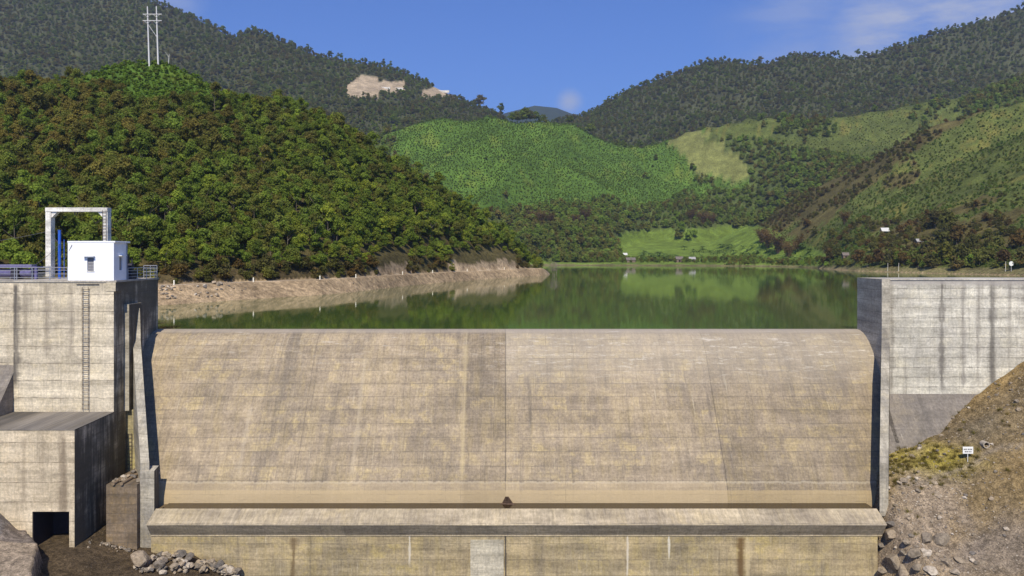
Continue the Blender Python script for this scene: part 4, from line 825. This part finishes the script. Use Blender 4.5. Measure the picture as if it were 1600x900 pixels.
# ---- valley trees
mid_cr = [crown(400+i, 7, 6, .8, 11, 45, .55, L_mid) for i in range(3)]; mid_tr = trunkmesh(7, .16, 410)
spots = [(980,348),(1010,350),(1040,345),(1065,352),(905,372),(930,378),(955,376),(880,378),(860,372),(838,380),(1000,330),(1030,325),(1125,332),(1150,345),(1075,365),(1085,360),(1060,362),(890,350),(940,345),(965,356)]
mid_src = []
def on_terrain(px_, row_, d0, d1):
    Ds = np.linspace(d0, d1, 900); zz = terrain(np.full(900, float(px_)), Ds); r = -(row_-HY)/F*Ds; k = np.where(zz >= r)[0]
    i = k[0] if len(k) else 899; return (px_-CX)/F*Ds[i], Ds[i], zz[i]
for j, (p, r_) in enumerate(spots):
    x, yy, zz = on_terrain(p, r_+12, 590, 960)
    wh = [(870,'near the bare shrub end of the bank'),(910,'left of the brown bamboo at the hill foot'),(945,'right of the brown bamboo at the hill foot'),(975,'at the left edge of the meadow'),(1005,'above the left corner of the meadow'),(1035,'above the left half of the meadow'),(1070,'left of the brown bamboo above the meadow'),(1110,'below the brown bamboo above the meadow'),(9999,'at the top right corner of the meadow')]
    e = thing('valley_tree', (x, yy, zz-.3), '%s green broad tree %s' % ('lower' if r_ > 355 else ('upper' if r_ < 340 else 'middle'), [t for m_, t in wh if p < m_][0]), 'tree', 'trees round the meadow', random.uniform(1.1,1.9), None, (('trunk', mid_tr), ('crown', mid_cr[j % 3])))
    if j < 3: mid_src.append([c for c in e.children if c.name.startswith('crown')][0])
px, X, D, z, cl = scatter(585, 1060, 4.6, 560, 1670, 'T', 7); n = len(px); print('mid', n)
stuff('valley_wood', 'mixed wood at the foot of the green hill', np.stack([X, D, z-.5], 1), RS.uniform(.6,1.25,n), RS.uniform(0,6.28,n), RS.randint(0,3,n), mid_src)
# ---- bright green young growth
gr_cr = [crown(500+i, 2.0, 2.4, .1, 6, 26, .34, L_green) for i in range(3)]; gsrc = []
for j, (p, r_) in enumerate([(700,240),(760,250),(830,260),(900,250),(960,270),(1020,262)]):
    x, yy, zz = on_terrain(p, r_, 600, 1060)
    o = bpy.data.objects.new('young_tree', gr_cr[j % 3]); C.objects.link(o); o.location = (x, yy, zz+CZ-.1); o.scale = (1.5,)*3
    tag(o, 'rounded bush taller than its surroundings on the bright green hill, '+['leftmost','second from left','third from left','fourth from left','fifth from left','rightmost'][j], 'bush', 'taller bushes on the bright green hill'); gsrc.append(o) if j < 3 else None
px, X, D, z, cl = scatter(600, 1060, 2.3, 520, 1250, 'G', 2); k = (fbm(X/14, D/14, 3, 601) > .22); px, X, D, z = px[k], X[k], D[k], z[k]; n = len(px); print('green', n)
stuff('green_scrub', 'bright green young growth covering the valley hill', np.stack([X, D, z-.2], 1), RS.uniform(.35,.85,n), RS.uniform(0,6.28,n), RS.randint(0,3,n), gsrc)
px, X, D, z, cl = scatter(190, 300, 1.5, -70, 620, 'G', 2); n = len(px); print('top', n)
stuff('hilltop_scrub', 'low light green growth on the top of the near hill', np.stack([X, D, z-.2], 1), RS.uniform(.35,.75,n), RS.uniform(0,6.28,n), RS.randint(0,3,n), gsrc)
# dark bushes on the green ridge crest
for (p, s) in [(816,1.5),(822,1.9),(838,1.3),(800,1.2),(890,1.1),(922,1.5),(1000,1.1),(850,.9),(808,1.5),(828,1.5)]:
    x, yy, zz = crest(p, 700, 1090); thing('crest_tree', (x, yy, zz-.4), 'dark tree standing on the crest of the bright green hill against the forest behind', 'tree', 'dark trees on the crest of the bright green hill', s*.95, None, (('trunk', mid_tr), ('crown', far_cr[2])))
# ---- right slopes
br_cr = [crown(600+i, 4.6, 4.6, .3, 13, 50, .34, L_brush) for i in range(4)]; br_tr = trunkmesh(4.6, .12, 610); bsrc = []
BT = [(1470,372,2.3),(1480,350,2.4),(1462,340,2.0),(1495,366,2.0),(1450,385,1.9),(1478,395,1.9),(1505,392,1.7),(1530,400,1.5),(1545,392,1.6),(1560,380,1.5),(1572,400,1.5),(1412,398,1.3),(1390,400,1.5),(1372,398,1.6),(1355,402,1.4),
      (1340,395,1.5),(1310,386,1.5),(1296,392,1.6),(1285,400,1.3),(1325,366,1.4),(1345,362,1.5),(1300,356,1.4),(1405,352,1.3),(1420,344,1.2),(1590,372,1.6),(1520,375,1.4),(1435,402,1.2),(1455,404,1.4),(1492,410,1.3),(1598,402,1.5),(1365,378,1.2),(1260,340,1.6),(1272,352,1.4)]
def gx_on(p, r_): return on_terrain(p, r_, float(ip(SHORE, p))+3, 640)
for j, (p, r_, s) in enumerate(BT):
    x, yy, zz = gx_on(p, r_+16); big = s > 1.85
    wb = [(1266,'at the left end of the right bank'),(1280,'just right of the meadow on the right bank'),(1299,'on the right bank left of the low dark hut'),(1315,'above the low dark hut on the right bank'),(1335,'right behind the low dark hut on the right bank'),(1350,'between the dark hut and the white-roofed shelter'),(1368,'left of the white-roofed shelter on the right bank'),(1380,'below the white-roofed shelter, left side'),(1395,'by the left one of the two waterline posts'),(1409,'right of the white-roofed shelter'),(1415,'right of the two waterline posts'),(1425,'uphill between the shelter and the small pale hut'),(1440,'just below the small pale hut'),(1460,'between the small pale hut and the tall dark clump'),(1500,'at the foot of the tall dark clump'),(1525,'just right of the tall dark clump, upper one'),(1540,'second to the right of the tall dark clump'),(1555,'third to the right of the tall dark clump'),(1565,'uphill left of the round white sign'),(1580,'beside the round white sign'),(1594,'uphill at the right edge of the photo'),(9999,'at the waterline by the right edge of the photo')]
    e = thing('bushy_tree', (x, yy, zz-.2), 'tall dark bushy tree in the clump on the right bank above the abutment wall' if big else 'low bushy tree '+[t for m_, t in wb if p < m_][0], 'tree', 'tall dark trees of the right bank clump' if big else 'low trees on the right bank', (s*.95, s*.95, s), None, (('trunk', br_tr), ('crown', br_cr[j % 4])))
    if j in (11, 12, 13, 14): bsrc.append([c for c in e.children if c.name.startswith('crown')][0])
px, X, D, z, cl = scatter(250, 700, 2.9, 1150, 1670, 'B', 4, .0006); k = (fbm(X/16, D/16, 3, 611) > .42); px, X, D, z = px[k], X[k], D[k], z[k]; n = len(px); print('brush', n)
stuff('bank_brush', 'brown and olive brush covering the right slopes', np.stack([X, D, z-.3], 1), RS.uniform(.25,.85,n), RS.uniform(0,6.28,n), RS.randint(0,4,n), bsrc)
sp_cr = [crown(700+i, 1.3, 1.8, .0, 5, 26, .24, L_spur) for i in range(3)]; ssrc = []
for j, (p, r_) in enumerate([(1500,290),(1540,270),(1450,310),(1420,260),(1560,230),(1380,300)]):
    x, yy, zz = gx_on(p, r_); o = bpy.data.objects.new('slope_bush', sp_cr[j % 3]); C.objects.link(o); o.location = (x, yy, zz+CZ-.1); o.scale = (1.7,)*3
    tag(o, 'rounded bush on the grassy right-hand spur, '+['above the tall dark clump','upper right of the tall dark clump','left of the tall dark clump','highest on the left','highest on the right','leftmost'][j], 'bush', 'bushes on the right hand spurs'); ssrc.append(o) if j < 3 else None
px, X, D, z, cl = scatter(300, 1050, 2.2, 1060, 1670, 'S', 2, .0010); k = fbm(X/9, D/9, 3, 621) > .36; px, X, D, z = px[k], X[k], D[k], z[k]; n = len(px); print('spur', n)
stuff('spur_scrub', 'low yellow-green growth on the right hand spurs', np.stack([X, D, z-.15], 1), RS.uniform(.4,1.2,n), RS.uniform(0,6.28,n), RS.randint(0,3,n), ssrc)
# brown bamboo clumps
def bamboo(seed, h=11, n=46):
    rs = np.random.RandomState(seed); b = MB(); V = []
    for i in range(n):
        a = rs.uniform(0, 6.28); lean = rs.uniform(.1,.5); p = Vector((math.cos(a)*rs.uniform(0,.8), math.sin(a)*rs.uniform(0,.8), 0)); hh = h*rs.uniform(.65,1); prev = p
        for t in (.33,.66,1.0):
            q = p+Vector((math.cos(a)*lean*hh*t*t, math.sin(a)*lean*hh*t*t, hh*(t-.12*t*t*t))); b.tube(prev, q, .05, 4, .04); prev = q
            for _ in range(14 if t > .4 else 4):
                c = np.array(q)+rs.normal(size=3)*np.array([.8,.8,.9]); u = rs.normal(size=3); u /= np.linalg.norm(u); v = np.cross(u, rs.normal(size=3)); v /= np.linalg.norm(v); V.append([c-u*.45, c-v*.2, c+u*.45, c+v*.2])
    c = bpy.data.meshes.new('crown'); V = np.array(V).reshape(-1,3); c.from_pydata(V.tolist(), [], np.arange(len(V)).reshape(-1,4).tolist()); c.materials.append(L_bamb)
    st_ = bpy.data.meshes.new('stems'); st_.from_pydata([tuple(v) for v in b.v], [], b.f); st_.materials.append(M_bark); return c, st_
bam = [bamboo(800), bamboo(801)]
for j, (p, r_, s) in enumerate([(1200,388,2.0),(1216,396,1.9),(1232,404,1.7),(1190,380,1.6),(1080,346,1.7),(1098,352,1.9),(1112,350,1.5),(845,350,1.6),(860,352,1.4),(915,348,1.7),(1245,392,1.4),(1320,350,1.2),(830,345,1.3),(900,352,1.3)]):
    x, yy, zz = on_terrain(p, r_, 450, 960); c, st_ = bam[j % 2]
    thing('bamboo_clump', (x, yy, zz-.2), 'dry brown feathery bamboo clump at the edge of the meadow', 'bamboo', 'brown bamboo clumps in the valley', s*.72, None, (('stems', st_), ('crown', c)))
# banana plants
def banana(seed):
    rs = np.random.RandomState(seed); V = []; Fc = []
    for i in range(9):
        a = i*2.4+rs.uniform(-.3,.3); L = rs.uniform(1.6,2.4); up = rs.uniform(.5,1.2); d = np.array([math.cos(a), math.sin(a), 0]); s_v = np.array([-math.sin(a), math.cos(a), 0]); b0 = len(V)
        for t in (0,.35,.7,1.0):
            c = np.array([0,0,1.5])+d*L*t+np.array([0,0,L*(up*t-1.0*t*t)]); wd_ = .34*math.sin(math.pi*min(t+.12,.97)); V += [c-s_v*wd_+np.array([0,0,.08]), c, c+s_v*wd_+np.array([0,0,.08])]
        for t in range(3):
            for e in (0,1): k = b0+t*3+e; Fc.append((k,k+1,k+4,k+3))
    b = MB(); b.tube((0,0,-.2),(0,0,1.6),.13,7,.09); o = len(V); V = [tuple(v) for v in V]+[tuple(v) for v in b.v]; Fc += [tuple(i+o for i in f) for f in b.f]
    me = bpy.data.meshes.new('banana'); me.from_pydata(V, [], Fc); me.materials.append(L_ban); return me
bans = [banana(900+i) for i in range(3)]
for j in range(150):
    p = random.choice([random.uniform(1065,1150), random.uniform(1150,1270), random.uniform(805,965), random.uniform(1000,1060)]); r_ = random.uniform(398,409) if p < 1060 else random.uniform(386,410)
    x, yy, zz = on_terrain(p, r_, float(ip(SHORE, p))+18, 700); o = bpy.data.objects.new('banana_plant', bans[j % 3]); C.objects.link(o); o.location = (x, yy, zz+CZ); s = random.uniform(1.1,1.9); o.scale = (s,s,s); o.rotation_euler.z = random.uniform(0,6.28)
    tag(o, 'banana plant in the green belt between the meadow and the lake shore', 'banana plant', 'banana plants along the lake shore')
# shore thickets
px, X, D, z, cl = scatter(280, 640, 2.6, 790, 1670, 'MBTW', 3); q = D-ip(SHORE, px); row = HY-z/D*F
k = ((q > np.where(px < 1200, 17, 6)) & (q < np.where(px < 1180, 40, 26)) & (RS.rand(len(px)) < .75)) | ((px > 1130) & (px < 1190) & (q > 0) & (q < 60) & (RS.rand(len(px)) < .5)); px, X, D, z = px[k], X[k], D[k], z[k]; n = len(px)
stuff('shore_thicket', 'green thicket along the far lake shore', np.stack([X, D, z-.3], 1), RS.uniform(.2,.62,n), RS.uniform(0,6.28,n), RS.randint(0,3,n), mid_src)
# roadside scrub on the near bank
px, X, D, z, cl = scatter(96, 300, 1.5, 200, 870, 'NR', 3); sd = D-ip(ROAD, px); k = (sd > 5.0) & (sd < 9.5) & ~(((px > 588) & (px < 636)) | ((px > 708) & (px < 806))) & (RS.rand(len(px)) < .8); px, X, D, z = px[k], X[k], D[k], z[k]; n = len(px)
stuff('roadside_scrub', 'brown and green scrub along the back edge of the dirt road', np.stack([X, D, z-.2], 1), RS.uniform(.2,.62,n), RS.uniform(0,6.28,n), RS.randint(0,4,n), bsrc)
# bare grey shrub in the water at the end of the bank
def bare(seed, h):
    rs = np.random.RandomState(seed); b = MB()
    def go(p, d, L, r, k):
        q = p+d*L; b.tube(p, q, r, 4, r*.6)
        if k:
            for _ in range(3): e = (d+Vector(rs.normal(size=3)*.38)).normalized(); go(q, e, L*.72, r*.6, k-1)
    for _ in range(9): go(Vector((rs.uniform(-.8,.8), rs.uniform(-.8,.8), -.3)), Vector((rs.uniform(-.35,.35), rs.uniform(-.35,.35), 1)).normalized(), h*.34, .06, 3)
    return b
me = bare(5, 6.4); Mb = plain('bare_twigs', (.22,.17,.15), .9)
b = bare(5, 6.2); o = MB(); sh_ = [(v[0]+(868-CX)/F*283, v[1]+283, v[2]-7.1) for v in b.v]; o.add(sh_, b.f); tag(o.build('bare_shrub', Mb), 'leafless grey-brown shrub standing in the water at the end of the dirt bank', 'shrub')
# posts along the road
M_post = plain('post_white', (.78,.74,.62), .7)
for (p, lab) in [(272,'white road marker post nearest the tower'),(396,'white road marker post, second along the bank from the tower'),(500,'white road marker post left of the first pale rock cut'),(556,'white road marker post just before the first pale rock cut'),(629,'white road marker post at the right end of the first pale rock cut'),
                 (676,'white road marker post between the two rock cuts'),(730,'white road marker post in front of the second rock cut'),(788,'white road marker post near the far end of the bank')]:
    D_ = float(ip(ROAD, p))+.5; x, yy, zz = ground_at(p, D_); b = MB(); b.box(x-.09, x+.09, yy-.09, yy+.09, zz-.2, zz+.72); b.add([(x-.09,yy-.09,zz+.72),(x+.09,yy-.09,zz+.72),(x+.09,yy+.09,zz+.72),(x-.09,yy+.09,zz+.72),(x,yy,zz+.80)],[(0,1,4),(1,2,4),(2,3,4),(3,0,4)])
    tag(b.build('marker_post', M_post), lab, 'marker post', 'marker posts along the dirt road')
# bank rocks
for i in range(70):
    p = random.choice([random.gauss(262,7), random.gauss(335,16), random.uniform(250,840)]); off = random.uniform(-5.5,-.6); D_ = float(ip(ROAD, p))+off; x, yy, zz = ground_at(p, D_); s = random.uniform(.3,.7) if 250 < p < 370 else random.uniform(.2,.45)
    if 318 < p < 352: s *= 1.5
    rock(x, yy, zz+s*.12, s, 'pale stone on the sloping dirt bank between road and water', 'stones on the reservoir bank')
# gravel on the earth slope
n = 16000; gX = RS.uniform(28, 60, n); gD = RS.uniform(44, 70, n); gz = earth(gX, gD); gp = CX+F*gX/gD; grw = HY-gz/gD*F
k = (gp < 1650) & (grw < 930) & (gX > XR(0)*0+29.5) & (RS.rand(n) < np.clip(.25+.9*(1.3-np.hypot((gp-1430)/90, (grw-830)/110)), .3, 1)); gX, gD, gz = gX[k], gD[k], gz[k]; n = len(gX)
rsrc = [o for o in bpy.data.objects if o.name.startswith('rock') and o.get('group') == 'boulders at the foot of the right slope'][:6]
stuff('gravel', 'loose gravel and small stones on the right earth slope', np.stack([gX, gD, gz], 1), RS.uniform(.04,.12,n)*np.where(RS.rand(n)<.08, 2.8, 1)*1.6, RS.uniform(0,6.28,n), RS.randint(0,len(rsrc),n), rsrc)
# dry grass tufts
def tuft(seed):
    rs = np.random.RandomState(seed); V = []
    for i in range(60):
        a = rs.uniform(0,6.28); r = rs.uniform(0,.25); c = np.array([math.cos(a)*r, math.sin(a)*r, 0]); e = c+np.array([rs.normal()*.14, rs.normal()*.14, rs.uniform(.12,.34)]); s_v = np.array([math.sin(a), -math.cos(a), 0])*.012; V.append([c-s_v, c+s_v, e])
    me = bpy.data.meshes.new('tuft'); V = np.array(V).reshape(-1,3); me.from_pydata(V.tolist(), [], np.arange(len(V)).reshape(-1,3).tolist()); me.materials.append(L_dry); return me
tf = tuft(3); tsrc = []
x, yy, z = onray(earth, 1420, 730); o = bpy.data.objects.new('grass_tuft', tf); C.objects.link(o); o.location = (x, yy, z+CZ); o.scale = (1.6,)*3; tag(o, 'yellow grass tuft at the left end of the mossy strip beside the abutment', 'grass tuft'); tsrc.append(o)
n = 5200; gX = RS.uniform(30, 62, n); gD = RS.uniform(46, 70, n); gz = earth(gX, gD); gp = CX+F*gX/gD; grw = HY-gz/gD*F
k = (gp < 1650) & (RS.rand(n) < np.clip(1.25-np.hypot((gp-1440)/100, (grw-722)/36), 0, 1)+.10*(fbm(gX/3,gD/3,3,801)>.5)); n = int(k.sum())
stuff('dry_grass', 'yellow-green grass and moss on the earth slope beside the abutment', np.stack([gX[k], gD[k], gz[k]], 1), RS.uniform(.5,1.2,n), RS.uniform(0,6.28,n), np.zeros(n, int), tsrc)
# ---------------------------------------------------------------- power poles
M_pole = plain('pole_concrete', (.66,.64,.62), .7, 0, .06)
x1_, y1_, z1_ = crest(231, 220, 300); x2_, y2_, z2_ = crest(245.5, 220, 300); DP = 253.0
pp = empty('power_pylon', ((238-CX)/F*DP, DP, z1_-2), 'tall pale H-frame power pylon of two poles with cross-arms on top of the near hill', 'power pylon')
xa_ = (231.5-CX)/F*DP; xb_ = (245.5-CX)/F*DP; zt_ = (HY-10)/F*DP; zb_ = (HY-104)/F*DP
tx = .35
for x_ in (xa_, xb_): MB().tube((x_-tx*0+.35, DP, zb_), (x_-.25, DP, zt_), .27, 10, .17).build('pole', M_pole, pp)
for rr in (22.5, 32.5): zz = (HY-rr)/F*DP; MB().box(xa_-1.6, xb_+1.6, DP-.32, DP-.22, zz-.09, zz+.09).build('crossarm', M_pole, pp)
br_ = MB()
for rr in (22.5, 32.5):
    zz = (HY-rr)/F*DP
    for x_ in (xa_-.1, xb_-.1):
        for sg_ in (-1, 1): br_.tube((x_+sg_*1.1, DP-.28, zz), (x_, DP-.28, zz-1.0), .05, 5)
br_.build('arm_brace', M_pole, pp); MB().tube((xa_, DP-.2, (HY-38)/F*DP), (xb_, DP-.2, (HY-58)/F*DP), .07, 6).build('diagonal_brace', M_pole, pp)
ins = MB()
for x_ in (xa_-1.4, (xa_+xb_)/2, xb_+1.4): ins.tube((x_, DP-.27, (HY-32.5)/F*DP-.1), (x_, DP-.27, (HY-32.5)/F*DP-1.0), .07, 6)
ins.build('insulator', plain('insulator_brown', (.2,.12,.08), .3), pp)
for (p, t_, lab) in ((263, 84, 'thin pale dead trunk right of the pylon on the hilltop'), (320.5, 172, 'thin pale bare trunk among the plantation trees below the hilltop')):
    if p == 263: x_, y_, z_ = crest(p, 215, 300)
    else: x_, y_, z_ = on_terrain(p, 190, 130, 300)
    MB_ = MB(); MB_.tube((x_, y_, z_-.5), (x_+.3, y_, (HY-t_)/F*y_), .13, 6, .05); MB_.tube((x_+.1, y_, z_+2.5), (x_-1.0, y_, z_+4.0), .05, 5, .02); tag(MB_.build('dead_tree', M_pole), lab, 'dead tree')
# ---------------------------------------------------------------- huts and small things on the shores
M_tin = plain('tin_roof', (.36,.35,.33), .5, 0, .1); M_thatch = plain('old_roof', (.17,.14,.12), .9, 0, .3); M_board = plain('board_wall', (.20,.15,.11), .9, 0, .3); M_wroof = plain('white_sheet', (.60,.59,.56), .6, 0, .05)
def hut(p, r_, wpx, hpx, label, roof, d0, d1, tilt=.25, open_=False):
    x, yy, zz = on_terrain(p, r_, d0, d1); k = yy/F; W = wpx*k*.62; H = hpx*k*.42; Dp = W*.7; zz -= .2
    h_ = empty('hut', (x, yy, zz), label, 'hut')
    if open_:
        for sx in (-1, 1):
            for sy in (0, 1): MB().tube((x+sx*W*.42, yy+sy*Dp, zz), (x+sx*W*.42, yy+sy*Dp, zz+H), .09, 6).build('post', M_board, h_)
    else:
        b = MB(); b.box(x-W/2, x-W*.12, yy, yy+.12, zz, zz+H); b.box(x+W*.12, x+W/2, yy, yy+.12, zz, zz+H); b.box(x-W*.12, x+W*.12, yy, yy+.12, zz+H*.8, zz+H)
        b.box(x-W/2, x-W/2+.12, yy+.12, yy+Dp, zz, zz+H); b.box(x+W/2-.12, x+W/2, yy+.12, yy+Dp, zz, zz+H); b.box(x-W/2+.12, x+W/2-.12, yy+Dp-.12, yy+Dp, zz, zz+H); b.build('wall', M_board, h_)
    o = .35; b = MB(); t = .08
    A = [(x-W/2-o, yy-o, zz+H), (x+W/2+o, yy-o, zz+H), (x+W/2+o, yy+Dp/2, zz+H+H*tilt*2.2), (x-W/2-o, yy+Dp/2, zz+H+H*tilt*2.2), (x+W/2+o, yy+Dp+o, zz+H), (x-W/2-o, yy+Dp+o, zz+H)]
    Bv = [(a_, b_, c_+t) for a_, b_, c_ in A]; b.add(A+Bv, [(0,3,2,1),(3,5,4,2),(6,7,8,9),(9,8,10,11),(0,1,7,6),(5,11,10,4),(1,2,8,7),(2,4,10,8),(0,6,9,3),(3,9,11,5)]); b.build('roof', roof, h_)
hut(1384, 366, 17, 12, 'open shelter with a bright white roof high on the right bank among trees', M_wroof, 330, 620, .5, True)
hut(1438, 382, 15, 12, 'small pale hut with a grey roof beside the tall dark trees on the right bank', M_tin, 330, 620, .4)
hut(1322, 403, 14, 10, 'low dark hut with a grey roof near the water on the right bank', M_thatch, 330, 600, .5)
hut(986, 410, 22, 10, 'long low dark-roofed hut at the left end of the meadow shore', M_thatch, 588, 700, .4)
hut(1062, 410, 17, 12, 'dark hut left of its neighbour on the middle of the meadow shore', M_thatch, 570, 700, .4)
hut(1082, 409, 15, 10, 'grey tin roofed hut next to the dark hut on the meadow shore', M_tin, 570, 700, .4)
hut(977, 402, 9, 9, 'tiny white-roofed shelter behind the long hut at the left end of the meadow', M_wroof, 600, 760, .4, True)
hut(433, 366, 9, 8, 'small white-roofed shelter half hidden in the plantation on the near hill', M_wroof, 150, 300, .4, True)
x, yy, zz = on_terrain(1580, 424, 270, 420); rs_ = empty('round_sign', (x, yy, zz), 'round white sign on a thin pole at the water edge, far right', 'sign')
MB().tube((x,yy,zz-.3),(x,yy,zz+3.4),.06,8).build('post', M_pole, rs_); MB().tube((x,yy-.12,zz+2.8),(x,yy-.07,zz+2.8),.85,24).build('disc', M_sw, rs_)
for (p, lab) in ((1387,'pale bare post at the waterline, left one of the pair on the right bank'),(1404,'pale bare post at the waterline, right one of the pair on the right bank'),(1571,'thin pale post just left of the round white sign')):
    x, yy, zz = on_terrain(p, 424, 270, 480); MBx = MB().tube((x,yy,zz-.5),(x+.1,yy,zz+3.6),.10,6,.07); tag(MBx.build('post', M_post), lab, 'post')
# road retaining walls on the bare cuts of the far mountain
for (p0_, p1_, r_, lab) in ((592, 610, 136.5, 'pale road edge wall under the bare cut, left piece'), (617, 630, 137.5, 'pale road edge wall under the bare cut, right piece'), (676, 702, 141.5, 'pale road edge wall on the second bare cut near the skyline')):
    x, yy, zz = on_terrain((p0_+p1_)/2, r_+1, 900, 1500); k = yy/F; tag(MB().box((p0_-CX)*k, (p1_-CX)*k, yy-3, yy-1.5, zz-3, zz+.9).build('road_wall', M_frame), lab, 'wall')
# ---------------------------------------------------------------- air
m = bpy.data.materials.new('haze'); m.use_nodes = True; t_ = m.node_tree; t_.nodes.clear(); ou = t_.nodes.new('ShaderNodeOutputMaterial'); pv = t_.nodes.new('ShaderNodeVolumePrincipled')
pv.inputs['Color'].default_value = (.72,.80,1,1); pv.inputs['Density'].default_value = HAZE; pv.inputs['Anisotropy'].default_value = .3; t_.links.new(pv.outputs[0], ou.inputs['Volume'])
ztop = float(GZ.max())+60
if HAZE > 0: hz = MB().box(-16000, 16000, -60, 7200, -40, ztop).build('haze', m); tag(hz, 'thin blue air over the valley', None, None, 'stuff')
